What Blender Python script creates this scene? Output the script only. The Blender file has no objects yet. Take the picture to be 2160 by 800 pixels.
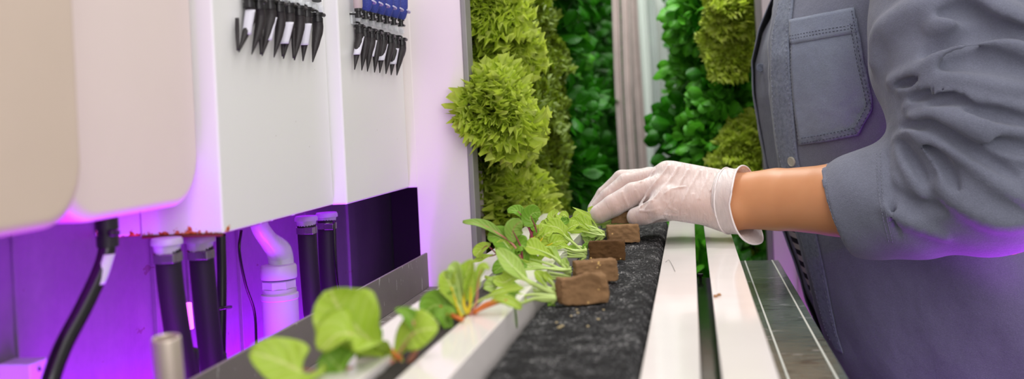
import bpy, bmesh, math, random
import numpy as np
from mathutils import Vector, Matrix, noise
from mathutils.bvhtree import BVHTree
random.seed(7); rng = np.random.default_rng(7)
C = bpy.context.scene.collection
ZC = 1.10                      # eye height above the floor
FP = 2100.0                    # focal length in pixels of a 2160 wide frame
YAW = math.atan(376/2100); ROLL = math.radians(2.87)
CAM = Vector((0, 0, ZC))

# ---------------------------------------------------------------- survey helpers
def ray(px, py):
    dx, dy = px-1080, 254-py
    u = dx*math.cos(ROLL)+dy*math.sin(ROLL); v = -dx*math.sin(ROLL)+dy*math.cos(ROLL)
    return Vector((-math.sin(YAW)*FP+math.cos(YAW)*u, math.cos(YAW)*FP+math.sin(YAW)*u, v))
def atz(px, py, z): d = ray(px, py); return CAM + d*((z-ZC)/d.z)
def atx(px, py, x): d = ray(px, py); return CAM + d*(x/d.x)
def aty(px, py, y): d = ray(px, py); return CAM + d*(y/d.y)
def Z(r): return ZC + r

# ---------------------------------------------------------------- object helpers
def thing(name, label, cat, loc=(0, 0, 0), group=None):
    o = bpy.data.objects.new(name, None); C.objects.link(o); o.location = loc
    o.empty_display_size = .02
    o['label'] = label; o['category'] = cat
    if group: o['group'] = group
    return o
def tag(o, label, cat, group=None, kind=None):
    o['label'] = label; o['category'] = cat
    if group: o['group'] = group
    if kind: o['kind'] = kind
    return o
def smooth(me, on=True):
    me.polygons.foreach_set('use_smooth', [on]*len(me.polygons))
def link(name, me, mat, parent=None, sm=True, autos=None):
    o = bpy.data.objects.new(name, me); C.objects.link(o)
    if mat is not None: me.materials.append(mat)
    smooth(me, sm)
    if parent is not None:
        o.parent = parent
        o.matrix_parent_inverse = chain(parent).inverted()
    return o
def chain(o):
    m = Matrix.Translation(o.location) if o.type == 'EMPTY' and o.parent is None else o.matrix_basis.copy()
    if o.parent is not None: m = chain(o.parent) @ o.matrix_parent_inverse @ m
    return m
def bmobj(name, bm, mat, parent=None, sm=False):
    me = bpy.data.meshes.new(name); bm.normal_update(); bm.to_mesh(me); bm.free()
    return link(name, me, mat, parent, sm)
def pyobj(name, vs, fs, mat, parent=None, sm=True, uvs=None):
    me = bpy.data.meshes.new(name); me.from_pydata([tuple(v) for v in vs], [], fs); me.update()
    if uvs is not None:
        ul = me.uv_layers.new(name='UVMap')
        for l in me.loops: ul.data[l.index].uv = uvs[l.vertex_index]
    return link(name, me, mat, parent, sm)
def bx(bm, x0, x1, y0, y1, z0, z1, bev=0, seg=2):
    t = bmesh.new()
    bmesh.ops.create_cube(t, size=1)
    for v in t.verts:
        v.co = Vector((x0+(v.co.x+.5)*(x1-x0), y0+(v.co.y+.5)*(y1-y0), z0+(v.co.z+.5)*(z1-z0)))
    if bev: bmesh.ops.bevel(t, geom=t.edges[:], offset=bev, segments=seg, profile=.5, affect='EDGES')
    me = bpy.data.meshes.new('tmp'); t.to_mesh(me); t.free(); bm.from_mesh(me); bpy.data.meshes.remove(me)
    return bm
def box(name, x0, x1, y0, y1, z0, z1, mat, parent=None, bev=.001, sm=False, seg=2):
    o = bmobj(name, bx(bmesh.new(), x0, x1, y0, y1, z0, z1, bev, seg), mat, parent, sm)
    return o
def frame_of(t):
    t = t.normalized(); a = Vector((0, 0, 1)) if abs(t.z) < .9 else Vector((1, 0, 0))
    s = t.cross(a).normalized(); return s, s.cross(t).normalized()
def spline(pts, n):
    pts = [Vector(p) for p in pts]
    if len(pts) == 2: return [pts[0].lerp(pts[1], i/n) for i in range(n+1)]
    out = []; m = len(pts)-1
    for i in range(n+1):
        t = i/n*m; k = min(int(t), m-1); f = t-k
        p0 = pts[k-1] if k else pts[0]*2-pts[1]; p1, p2 = pts[k], pts[k+1]
        p3 = pts[k+2] if k+2 <= m else pts[m]*2-pts[m-1]
        out.append(.5*((2*p1)+(p2-p0)*f+(2*p0-5*p1+4*p2-p3)*f*f+(3*p1-p0-3*p2+p3)*f**3))
    return out
def lerp_list(r, t):
    if not isinstance(r, (list, tuple)): return r
    x = t*(len(r)-1); k = min(int(x), len(r)-2); return r[k]+(r[k+1]-r[k])*(x-k)
def tube(pts, r, n=24, ns=12, cap=True, flat=1.0):
    """vs, fs of a tube through pts; r a number or a list along it"""
    P = spline(pts, n); vs = []; fs = []; s = None
    for i, p in enumerate(P):
        t = (P[min(i+1, n)]-P[max(i-1, 0)]).normalized()
        if s is None: s, b = frame_of(t)
        else:
            s = (s - t*s.dot(t)).normalized(); b = s.cross(t).normalized()
        rr = lerp_list(r, i/n)
        for k in range(ns):
            a = 2*math.pi*k/ns; vs.append(p+s*(math.cos(a)*rr)+b*(math.sin(a)*rr*flat))
    for i in range(n):
        for k in range(ns):
            k2 = (k+1) % ns; fs.append((i*ns+k, i*ns+k2, (i+1)*ns+k2, (i+1)*ns+k))
    if cap:
        fs.append(tuple(reversed(range(ns)))); fs.append(tuple(n*ns+k for k in range(ns)))
    return vs, fs
def tubeobj(name, pts, r, mat, parent=None, n=24, ns=12, flat=1.0):
    vs, fs = tube(pts, r, n, ns, flat=flat); return pyobj(name, vs, fs, mat, parent)
def lathe(prof, ns=24, origin=Vector((0, 0, 0)), axis=Vector((0, 0, 1)), cap=True):
    s, b = frame_of(axis); ax = axis.normalized(); vs = []; fs = []
    for r, h in prof:
        for k in range(ns):
            a = 2*math.pi*k/ns; vs.append(origin+ax*h+s*(math.cos(a)*r)+b*(math.sin(a)*r))
    for i in range(len(prof)-1):
        for k in range(ns):
            k2 = (k+1) % ns; fs.append((i*ns+k, (i+1)*ns+k, (i+1)*ns+k2, i*ns+k2))
    if cap:
        fs.append(tuple(range(ns))); fs.append(tuple(reversed([(len(prof)-1)*ns+k for k in range(ns)])))
    return vs, fs
def lobj(name, prof, origin, axis, mat, parent=None, ns=24):
    vs, fs = lathe(prof, ns, Vector(origin), Vector(axis)); o = pyobj(name, vs, fs, mat, parent)
    m = o.modifiers.new('e', 'EDGE_SPLIT'); m.split_angle = math.radians(35); return o
def merge(a, b):
    n = len(a[0]); return a[0]+list(b[0]), a[1]+[tuple(i+n for i in f) for f in b[1]]
def copy_tree(o, parent=None, M=None):
    c = o.copy(); C.objects.link(c)
    if parent is not None: c.parent = parent
    for ch in [x for x in o.children]: copy_tree(ch, c)
    return c

# ---------------------------------------------------------------- materials
def rgb(r, g, b):
    f = lambda c: ((c/255+.055)/1.055)**2.4 if c/255 > .04045 else c/255/12.92
    return (f(r), f(g), f(b), 1)
class NT:
    def __init__(s, name):
        s.m = bpy.data.materials.new(name); s.m.use_nodes = True; s.t = s.m.node_tree
        s.t.nodes.clear(); s.out = s.n('ShaderNodeOutputMaterial')
    def n(s, ty, **kw):
        nd = s.t.nodes.new(ty)
        for k, v in kw.items():
            if k.startswith('i_'):
                key = k[2:]; key = int(key) if key.isdigit() else key.replace('_', ' ')
                nd.inputs[key].default_value = v
            else: setattr(nd, k, v)
        return nd
    def l(s, a, b): s.t.links.new(a, b)
    def coord(s, kind='Object'):
        return s.n('ShaderNodeTexCoord').outputs[kind]
    def noise(s, co, scale, detail=4, rough=.5, dist=0):
        nd = s.n('ShaderNodeTexNoise'); nd.inputs['Scale'].default_value = scale
        nd.inputs['Detail'].default_value = detail; nd.inputs['Roughness'].default_value = rough
        nd.inputs['Distortion'].default_value = dist
        if co is not None: s.l(co, nd.inputs['Vector'])
        return nd.outputs['Fac']
    def mapping(s, co, scale=(1, 1, 1), rot=(0, 0, 0), loc=(0, 0, 0)):
        nd = s.n('ShaderNodeMapping'); nd.inputs['Scale'].default_value = scale
        nd.inputs['Rotation'].default_value = rot; nd.inputs['Location'].default_value = loc
        s.l(co, nd.inputs['Vector']); return nd.outputs['Vector']
    def ramp(s, fac, stops):
        nd = s.n('ShaderNodeValToRGB'); cr = nd.color_ramp
        while len(cr.elements) < len(stops): cr.elements.new(.5)
        for e, (p, c) in zip(cr.elements, stops):
            e.position = p; e.color = c if len(c) == 4 else (*c, 1)
        s.l(fac, nd.inputs['Fac']); return nd.outputs['Color']
    def mix(s, fac, a, b, mode='MIX'):
        nd = s.n('ShaderNodeMix', data_type='RGBA', blend_type=mode)
        for i, v in ((0, fac), (6, a), (7, b)):
            if hasattr(v, 'is_linked') or isinstance(v, bpy.types.NodeSocket): s.l(v, nd.inputs[i])
            else: nd.inputs[i].default_value = v
        return nd.outputs[2]
    def math(s, op, a, b=0.0, c=None):
        nd = s.n('ShaderNodeMath', operation=op)
        for i, v in enumerate((a, b) if c is None else (a, b, c)):
            if isinstance(v, bpy.types.NodeSocket): s.l(v, nd.inputs[i])
            else: nd.inputs[i].default_value = v
        return nd.outputs[0]
    def bump(s, h, strength=.3, dist=.001):
        nd = s.n('ShaderNodeBump'); nd.inputs['Strength'].default_value = strength
        nd.inputs['Distance'].default_value = dist; s.l(h, nd.inputs['Height']); return nd.outputs['Normal']
    def pbsdf(s, col, rough=.5, metal=0, normal=None, spec=.5, **kw):
        p = s.n('ShaderNodeBsdfPrincipled')
        for key, v in (('Base Color', col), ('Roughness', rough), ('Metallic', metal), ('Specular IOR Level', spec)):
            if isinstance(v, bpy.types.NodeSocket): s.l(v, p.inputs[key])
            else: p.inputs[key].default_value = v
        for k, v in kw.items(): p.inputs[k.replace('_', ' ')].default_value = v
        if normal is not None: s.l(normal, p.inputs['Normal'])
        return p.outputs[0]
    def end(s, sh): s.l(sh, s.out.inputs['Surface']); return s.m
def plain(name, c, rough=.5, metal=0, spec=.5, bscale=0, bstr=.2, bdist=.0005, var=0, **kw):
    t = NT(name); co = t.coord(); col = c; nm = None
    if var:
        f = t.noise(co, 25, 5); col = t.mix(f, tuple(x*(1-var) for x in c[:3])+(1,), tuple(min(1, x*(1+var)) for x in c[:3])+(1,))
    if bscale: nm = t.bump(t.noise(co, bscale, 3), bstr, bdist)
    return t.end(t.pbsdf(col, rough, metal, nm, spec, **kw))

M = {}
def white_tower():
    t = NT('white_pvc'); co = t.coord()
    f = t.noise(co, 14, 6, .6); c = t.mix(f, rgb(238, 230, 226), rgb(246, 240, 236))
    m2 = t.mapping(co, (60, 6, 60)); sc = t.noise(m2, 4, 4, .6)
    c = t.mix(t.math('MULTIPLY', t.math('GREATER_THAN', sc, .72), .2), c, rgb(198, 184, 172))
    rg = t.math('MULTIPLY_ADD', t.noise(co, 12, 2), .14, .04)
    return t.end(t.pbsdf(c, rg, 0, t.bump(t.noise(co, 6, 2), .15, .002), .5))
M['pvc'] = white_tower()
def white_enamel(name, rust=False, base=(240, 240, 238)):
    t = NT(name); co = t.coord()
    c = t.mix(t.noise(co, 3, 3), rgb(*[int(x*.97) for x in base]), rgb(*base))
    v = t.n('ShaderNodeTexVoronoi'); v.inputs['Scale'].default_value = 75; t.l(co, v.inputs['Vector'])
    speck = t.math('LESS_THAN', v.outputs['Distance'], .035)
    msk = t.math('MULTIPLY', speck, t.math('GREATER_THAN', t.noise(co, 9, 2), .55))
    c = t.mix(msk, c, rgb(120, 96, 84))
    if rust:
        sep = t.n('ShaderNodeSeparateXYZ'); t.l(co, sep.inputs[0])
        # object origin is the bottom front corner; rust keeps to the first millimetres above the lower lip of the near face
        n1 = t.noise(co, 95, 6, .7)
        h = t.math('MULTIPLY_ADD', t.math('SUBTRACT', n1, .45), .035, 0.0002)
        lim = t.math('LESS_THAN', sep.outputs['Z'], h)
        near = t.math('LESS_THAN', sep.outputs['Y'], .012)
        c = t.mix(t.math('MULTIPLY', lim, near), c, t.ramp(t.noise(co, 300, 4), [(.3, rgb(120, 40, 18)), (.5, rgb(196, 84, 30)), (.7, rgb(226, 140, 70))]))
        edge = t.math('LESS_THAN', sep.outputs['Z'], .0009)
        c = t.mix(t.math('MULTIPLY', edge, t.math('GREATER_THAN', t.noise(co, 60, 3), .4)), c, rgb(92, 34, 26))
    return t.end(t.pbsdf(c, .32, 0, t.bump(t.noise(co, 400, 2), .06, .0003), .5))
M['enamel'] = white_enamel('white_enamel'); M['enamel_rust'] = white_enamel('white_enamel_rusting', True)
M['tank'] = plain('white_plastic_pinklit', rgb(228, 213, 206), .42, var=.02, bscale=40, bstr=.05, Subsurface_Weight=.0)  # white plastic, pinkish cast of the light put into the colour
M['tank_dim'] = plain('white_plastic_dim', rgb(208, 190, 174), .45, var=.03, bscale=40, bstr=.05)  # same white plastic, its dimmer and warmer light put into the colour
M['panel'] = plain('white_panel', rgb(236, 227, 225), .45, var=.012)
M['rubber'] = plain('black_rubber', rgb(17, 15, 17), .6, bscale=300, bstr=.3)
M['rubber_shiny'] = plain('black_tube', rgb(14, 13, 15), .25)
M['blackplastic'] = plain('black_plastic', rgb(24, 22, 24), .35, bscale=200, bstr=.2)
M['spike'] = plain('ribbed_black_plastic', rgb(34, 28, 30), .5, bscale=900, bstr=.6, bdist=.0006)
M['label'] = plain('label_paper', rgb(212, 210, 222), .5, var=.03)
M['print'] = plain('label_print', rgb(120, 118, 132), .6)
M['pvcfit'] = plain('pale_pvc', rgb(190, 180, 204), .4)  # white PVC, the violet light and dimness are put into this colour
M['blue'] = plain('blue_mesh', rgb(52, 66, 150), .6, bscale=700, bstr=.9, bdist=.001, var=.2)
M['bluerim'] = plain('pale_rim', rgb(196, 194, 216), .4)
def clear(name, col=(.9, .93, .95, 1), a=.45, rough=.15):
    t = NT(name); p = t.pbsdf(col, rough, 0, t.bump(t.noise(t.coord(), 200, 3), .5, .001)); tr = t.n('ShaderNodeBsdfTransparent')
    mx = t.n('ShaderNodeMixShader'); mx.inputs[0].default_value = a; t.l(tr.outputs[0], mx.inputs[1]); t.l(p, mx.inputs[2])
    return t.end(mx.outputs[0])
M['clear'] = clear('clear_plastic'); M['clearpanel'] = clear('clear_tube', (.85, .92, .9, 1), .5)
def steel(name, c=(150, 148, 146), rough=.38, scratch=True, spots=False, metal=.85, ax=(4, 90, 90)):
    t = NT(name); co = t.coord(); b = rgb(*c)
    cc = t.mix(t.noise(co, 9, 5, .6), tuple(x*.75 for x in b[:3])+(1,), b)
    if spots:
        n = t.noise(t.mapping(co, (70, 70, 22)), 1.0, 5, .75)
        cc = t.mix(t.math('MULTIPLY', t.math('GREATER_THAN', n, .625), .8), cc, rgb(205, 203, 200))
    nm = t.bump(t.noise(t.mapping(co, ax), 9, 4, .6), .18 if scratch else .04, .0006)
    rg = t.math('MULTIPLY_ADD', t.noise(co, 22, 4), .3, rough-.15)
    return t.end(t.pbsdf(cc, rg, metal, nm))
M['splash'] = steel('backsplash_steel', (142, 134, 130), .5, True, True, .3)
def wallmat():
    t = NT('wall_steel'); co = t.coord()
    c = t.mix(t.noise(t.mapping(co, (1, 1, .25)), 9, 3), rgb(104, 92, 112), rgb(158, 148, 164))
    c = t.mix(t.math('MULTIPLY', t.noise(co, 70, 6, .7), .5), c, rgb(90, 80, 96))
    sp = t.math('GREATER_THAN', t.noise(t.mapping(co, (1, 30, 50)), 1.0, 4, .6), .70)
    c = t.mix(t.math('MULTIPLY', sp, .5), c, rgb(96, 40, 60))
    return t.end(t.pbsdf(c, .45, .3, t.bump(t.noise(t.mapping(co, (60, 60, 4)), 9, 4, .6), .25, .001)))
M['wallsteel'] = wallmat()
M['tube'] = steel('cut_steel_tube', (214, 200, 184), .4, True, False, .6, (40, 40, 3))
M['clamp'] = steel('hose_clamp_steel', (150, 146, 152), .25)
M['shadeblack'] = plain('recess_shade_black', rgb(16, 13, 20), .5)  # black standing in for shade at the recess end
def wet_steel():
    t = NT('wet_sheet_steel'); co = t.coord()
    sep = t.n('ShaderNodeSeparateXYZ'); t.l(co, sep.inputs[0])
    c = t.mix(t.noise(co, 12, 5, .6), rgb(98, 116, 104), rgb(148, 160, 152))
    streak = t.noise(t.mapping(co, (22, 90, 1)), 1.6, 5, .7)
    c = t.mix(t.math('MULTIPLY', t.math('GREATER_THAN', streak, .59), .55), c, rgb(40, 42, 40))
    stain = t.noise(t.mapping(co, (26, 50, 1)), 1.1, 3, .55)
    c = t.mix(t.math('MULTIPLY', t.math('GREATER_THAN', stain, .635), .5), c, rgb(205, 210, 208))
    nm = t.bump(t.noise(t.mapping(co, (1, 2.4, 1)), 55, 4, .6), .22, .0016)
    rg = t.math('MULTIPLY_ADD', t.noise(co, 30, 4), .2, .06)
    return t.end(t.pbsdf(c, rg, .6, nm))
M['sheet'] = wet_steel()
M['seam'] = plain('pale_seam', rgb(196, 198, 190), .4)
def foam():
    t = NT('black_matrix_foam'); co = t.coord()
    n = t.noise(co, 520, 6, .7); n2 = t.noise(co, 60, 4, .6)
    c = t.ramp(t.math('MULTIPLY_ADD', n2, .35, t.math('MULTIPLY', n, .75)), [(.45, rgb(8, 8, 9)), (.56, rgb(34, 34, 36)), (.62, rgb(82, 82, 84)), (.70, rgb(200, 198, 196))])
    nm = t.bump(n, 1, .0022)
    return t.end(t.pbsdf(c, .8, 0, nm, .3))
M['foam'] = foam()
def rockwool(name, a, b):
    t = NT(name); co = t.coord()
    c = t.mix(t.noise(co, 90, 6, .7), rgb(*a), rgb(*b))
    v = t.n('ShaderNodeTexVoronoi'); v.inputs['Scale'].default_value = 190; t.l(co, v.inputs['Vector'])
    sp = t.math('MULTIPLY', t.math('LESS_THAN', v.outputs['Distance'], .17), t.math('GREATER_THAN', t.noise(co, 60, 2), .58))
    c = t.mix(sp, c, rgb(214, 176, 112))
    nm = t.bump(t.noise(co, 420, 6, .8), .8, .0012)
    return t.end(t.pbsdf(c, .85, 0, nm, .2))
M['wool'] = rockwool('brown_rockwool', (116, 86, 58), (166, 130, 92)); M['wool_dark'] = rockwool('dark_rockwool', (72, 48, 28), (112, 80, 46))
def leafmat(name, a, b, rib, trans=.35, rough=.42, uv=True, vein=1.0, spec=.4):
    t = NT(name); co = t.coord()
    c = t.mix(t.noise(co, 45, 4), rgb(*a), rgb(*b)); nm = None
    if uv:
        u = t.coord('UV'); sep = t.n('ShaderNodeSeparateXYZ'); t.l(u, sep.inputs[0])
        ax = t.math('ABSOLUTE', t.math('SUBTRACT', sep.outputs['X'], .5))
        mid = t.math('LESS_THAN', ax, .035)
        w = t.n('ShaderNodeTexWave', wave_type='BANDS', bands_direction='Y'); w.inputs['Scale'].default_value = 2.2
        w.inputs['Distortion'].default_value = 2.0; w.inputs['Detail'].default_value = 2
        cmb = t.n('ShaderNodeCombineXYZ'); t.l(ax, cmb.inputs[0])
        t.l(t.math('SUBTRACT', sep.outputs['Y'], t.math('MULTIPLY', ax, .5)), cmb.inputs[1]); t.l(cmb.outputs[0], w.inputs['Vector'])
        vn = t.math('GREATER_THAN', w.outputs['Fac'], .9)
        c = t.mix(t.math('MULTIPLY', vn, .25*vein), c, rgb(*rib)); c = t.mix(t.math('MULTIPLY', mid, .8*vein), c, rgb(*rib))
        nm = t.bump(w.outputs['Fac'], .35, .001)
    p = t.pbsdf(c, rough, 0, nm, spec); tr = t.n('ShaderNodeBsdfTranslucent'); t.l(c, tr.inputs[0])
    mx = t.n('ShaderNodeMixShader'); mx.inputs[0].default_value = trans; t.l(p, mx.inputs[1]); t.l(tr.outputs[0], mx.inputs[2])
    return t.end(mx.outputs[0])
M['leaf'] = leafmat('chard_leaf', (174, 206, 56), (196, 222, 88), (220, 230, 140))
M['leaf_dark'] = leafmat('chard_leaf_dark', (116, 170, 40), (146, 192, 60), (176, 208, 100))
M['leaf_red'] = leafmat('chard_leaf_red_rib', (140, 184, 66), (164, 200, 96), (196, 140, 104), .35, .42, True, .55)
M['leaf_pale'] = leafmat('seedling_leaf', (178, 212, 86), (202, 228, 128), (226, 238, 176))
M['lettuce'] = leafmat('frilled_lettuce', (176, 204, 48), (212, 228, 88), (220, 232, 130), .4, .5, True, .5)
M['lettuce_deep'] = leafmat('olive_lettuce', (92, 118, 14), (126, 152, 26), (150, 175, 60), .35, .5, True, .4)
M['basil'] = leafmat('deep_green_leaf', (26, 92, 6), (54, 140, 16), (80, 165, 40), .3, .4, True, .5, .35)
M['basil_l'] = leafmat('mid_green_leaf', (64, 146, 24), (100, 184, 46), (120, 196, 70), .35, .4, True, .5, .35)
for k, c in (('stem_pale', (190, 214, 120)), ('stem_orange', (205, 110, 40)), ('stem_pink', (196, 130, 110)), ('stem_red', (138, 44, 66)), ('stem_yellow', (222, 200, 30)), ('stem_green', (90, 130, 50))):
    M[k] = plain(k, rgb(*c), .4, var=.08)
M['soil'] = plain('dark_medium', rgb(46, 40, 36), .9, bscale=500, bstr=1, bdist=.002, var=.4)
M['crumb'] = plain('pale_crumb', rgb(190, 172, 130), .8, var=.2)
M['crumb_b'] = plain('brown_crumb', rgb(168, 120, 80), .8, var=.3)
def denim(name, a, b, twill=1.0, pucker=0.0):
    t = NT(name); co = t.coord()
    f = t.noise(co, 900, 4, .7); g = t.noise(co, 26, 5, .65)
    c = t.mix(t.math('ADD', t.math('MULTIPLY', f, .65), t.math('MULTIPLY', g, .35)), rgb(*[int(x*.80) for x in a]), rgb(*[min(255, int(x*1.12)) for x in b]))
    tw = t.noise(t.mapping(co, (300, 300, 900), (0, .7, .3)), 2.2, 2, .5)
    c = t.mix(t.math('MULTIPLY', t.math('GREATER_THAN', tw, .58), .12), c, rgb(160, 166, 182))
    h = t.math('ADD', t.math('MULTIPLY', tw, .5), t.math('MULTIPLY', t.noise(co, 90, 5, .65), 1.3))
    if pucker:
        pk = t.noise(co, 230, 3, .6); h = t.math('ADD', h, t.math('MULTIPLY', pk, pucker))
        c = t.mix(t.math('MULTIPLY', t.math('GREATER_THAN', pk, .56), .22), c, rgb(138, 144, 158)); c = t.mix(t.math('MULTIPLY', t.math('LESS_THAN', pk, .43), .25), c, rgb(58, 62, 76))
    p = t.pbsdf(c, .85, 0, t.bump(h, .6*twill, .0014), .2, Sheen_Weight=.2, Sheen_Roughness=.5)
    return t.end(p)
M['denim'] = denim('grey_blue_denim', (92, 96, 112), (120, 124, 140)); M['denim_d'] = denim('worn_seam_denim', (88, 94, 112), (122, 130, 148), 1.1, .8)
M['denim_l'] = denim('faded_pocket_denim', (98, 106, 124), (134, 142, 160))
M['thread'] = plain('pale_thread', rgb(128, 132, 146), .8); M['thread_d'] = plain('dark_thread', rgb(56, 58, 72), .8)
M['button'] = plain('pearl_button', rgb(176, 172, 160), .25)
def stripes():
    t = NT('striped_cotton'); co = t.coord(); sep = t.n('ShaderNodeSeparateXYZ'); t.l(co, sep.inputs[0])
    w = t.math('FRACT', t.math('MULTIPLY', sep.outputs['Z'], 62)); m = t.math('GREATER_THAN', w, .5)
    return t.end(t.pbsdf(t.mix(m, rgb(34, 32, 38), rgb(186, 180, 176)), .85, 0, t.bump(t.noise(co, 700, 3), .4, .0006), .2))
M['stripe'] = stripes()
M['trouser'] = plain('dark_jeans', rgb(38, 40, 52), .85, bscale=700, bstr=.3)
M['shoe'] = plain('black_boot', rgb(20, 20, 20), .5)
def skin():
    t = NT('skin'); co = t.coord()
    c = t.mix(t.noise(co, 30, 5), rgb(192, 128, 84), rgb(208, 146, 100))
    return t.end(t.pbsdf(c, .45, 0, t.bump(t.noise(co, 900, 3), .12, .0004), .45, Subsurface_Weight=.12, Subsurface_Scale=.006))
M['skin'] = skin()
M['hair'] = plain('dark_hair', rgb(40, 28, 22), .5, bscale=200, bstr=.8)
def glove():
    t = NT('vinyl_glove'); co = t.coord()
    lw = t.n('ShaderNodeLayerWeight'); lw.inputs['Blend'].default_value = .32
    p = t.pbsdf(rgb(250, 242, 240), .30, 0, t.bump(t.noise(t.mapping(co, (3.2, 1, 1), (0, .6, .5)), 75, 5, .65, 1.2), .75, .0022), .5)
    tr = t.n('ShaderNodeBsdfTransparent'); tr.inputs[0].default_value = (.98, .94, .93, 1)
    mx = t.n('ShaderNodeMixShader')
    t.l(t.math('MINIMUM', t.math('MULTIPLY_ADD', lw.outputs['Facing'], .8, .40), 1.0), mx.inputs[0])
    t.l(tr.outputs[0], mx.inputs[1]); t.l(p, mx.inputs[2])
    return t.end(mx.outputs[0])
M['glove'] = glove()
def emis(name, c, s):
    t = NT(name); e = t.n('ShaderNodeEmission'); e.inputs[0].default_value = c; e.inputs[1].default_value = s; return t.end(e.outputs[0])
M['led'] = emis('violet_led', (.75, .1, 1, 1), 4)
def slats():
    t = NT('pale_plastic_strip'); co = t.coord()
    c = t.mix(t.noise(t.mapping(co, (8, 8, .6)), 6, 3), rgb(214, 224, 218), rgb(240, 244, 240))
    return t.end(t.pbsdf(c, .35, 0, None, .5))
M['strip'] = slats()
M['strip_dirty'] = plain('stained_strip', rgb(186, 172, 168), .6, var=.25)
M['floor'] = plain('grey_floor', rgb(70, 72, 74), .6, var=.15)
M['farwall'] = plain('far_wall', rgb(30, 52, 32), .7, var=.2)
M['greyframe'] = plain('grey_trim', rgb(150, 148, 144), .5, .2, var=.15)

# ---------------------------------------------------------------- SDF helpers
def seg_sd(P, a, b, ra, rb):
    a = np.array(a, float); b = np.array(b, float); ab = b-a
    t = np.clip(((P-a)@ab)/max(ab@ab, 1e-12), 0, 1)
    return np.linalg.norm(P-a-t[..., None]*ab, axis=-1)-(ra+(rb-ra)*t)
def smin(a, b, k):
    if k <= 0: return np.minimum(a, b)
    h = np.clip(.5+.5*(b-a)/k, 0, 1); return b*(1-h)+a*h-k*h*(1-h)
def chain_sd(P, pts, k=.006):
    d = None
    for (a, ra), (b, rb) in zip(pts[:-1], pts[1:]):
        e = seg_sd(P, a, b, ra, rb); d = e if d is None else smin(d, e, k)
    return d
def surf_net(f, lo, hi, h):
    lo = np.array(lo, float); n = np.ceil((np.array(hi)-lo)/h).astype(int)+1
    ax = [lo[i]+h*np.arange(n[i]) for i in range(3)]
    V = np.empty(n)
    for i in range(n[0]):
        Y_, Z_ = np.meshgrid(ax[1], ax[2], indexing='ij')
        P = np.stack([np.full_like(Y_, ax[0][i]), Y_, Z_], -1); V[i] = f(P.reshape(-1, 3)).reshape(Y_.shape)
    S = V < 0
    m = n-1
    idx = [(a, b, c) for a in (0, 1) for b in (0, 1) for c in (0, 1)]
    cnt = sum(S[a:a+m[0], b:b+m[1], c:c+m[2]].astype(int) for a, b, c in idx)
    act = (cnt > 0) & (cnt < 8); cells = np.argwhere(act)
    vid = -np.ones(m, int); vid[act] = np.arange(len(cells))
    acc = np.zeros((len(cells), 3)); wn = np.zeros(len(cells))
    for p in idx:
        for d in range(3):
            if p[d] == 1: continue
            q = list(p); q[d] = 1
            v0 = V[cells[:, 0]+p[0], cells[:, 1]+p[1], cells[:, 2]+p[2]]; v1 = V[cells[:, 0]+q[0], cells[:, 1]+q[1], cells[:, 2]+q[2]]
            x = (v0 < 0) != (v1 < 0); t = np.zeros_like(v0); t[x] = v0[x]/(v0[x]-v1[x])
            pos = np.array(p, float)[None].repeat(len(cells), 0); pos[:, d] += t
            acc[x] += pos[x]; wn[x] += 1
    verts = lo+h*(cells+acc/wn[:, None]); faces = []
    for d in range(3):
        e0, e1 = [k for k in range(3) if k != d]
        sl0 = [slice(None)]*3; sl1 = [slice(None)]*3; sl0[d] = slice(0, n[d]-1); sl1[d] = slice(1, n[d])
        cr = np.argwhere(S[tuple(sl0)] != S[tuple(sl1)])
        cr = cr[(cr[:, e0] > 0) & (cr[:, e1] > 0) & (cr[:, e0] < m[e0]) & (cr[:, e1] < m[e1])]
        s0 = S[cr[:, 0], cr[:, 1], cr[:, 2]]
        q = []
        for o0, o1 in ((-1, -1), (0, -1), (0, 0), (-1, 0)):
            c = cr.copy(); c[:, e0] += o0; c[:, e1] += o1; q.append(vid[c[:, 0], c[:, 1], c[:, 2]])
        q = np.stack(q, 1); flip = s0 if d != 1 else ~s0
        q[~flip] = q[~flip][:, ::-1]; faces.append(q)
    return verts, np.concatenate(faces)
def sdfobj(name, f, lo, hi, h, mat, parent, relax=1):
    v, q = surf_net(f, lo, hi, h)
    me = bpy.data.meshes.new(name); me.from_pydata(v.tolist(), [], q.tolist()); me.update()
    return link(name, me, mat, parent)
def hit(f, px, py, t0=.85, t1=1.7):
    d = np.array(ray(px, py).normalized()); o = np.array(CAM); t = t0
    for _ in range(80):
        s = float(f((o+d*t)[None])[0])
        if s < .0004: return o+d*t
        t += s*.8
        if t > t1*1.3: break
    return None

# ================================================================ THE ROOM
def struct(o): o['kind'] = 'structure'; return o
struct(box('floor', -1.2, 1.4, -1.0, 4.4, -.02, 0, M['floor'], bev=0))
wl = struct(box('wall_left', -.56, -.47, -.2, 1.75, 0, 2.3, M['wallsteel'], bev=0))
struct(box('wall_back', -1.2, 1.4, 4.3, 4.4, 0, 2.6, M['farwall'], bev=0))
for i, yy in enumerate((.62, .80, .86, .965, 1.15, 1.3)):
    struct(box('trim_%d' % (i+1), -.471, -.4665 if i % 2 else -.4675, yy, yy+(.03 if i % 2 else .004), .45, 1.25, M['wallsteel'], bev=.0004))
# added sheet, its black stands in for shade in the cavity behind the partition
tag(box('shade_sheet', -.468, -.335, 1.50, 1.51, .3, 1.3, M['shadeblack']), 'added black sheet standing in for shade at the end of the recess under the farther white cabinet', 'sheet')

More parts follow.
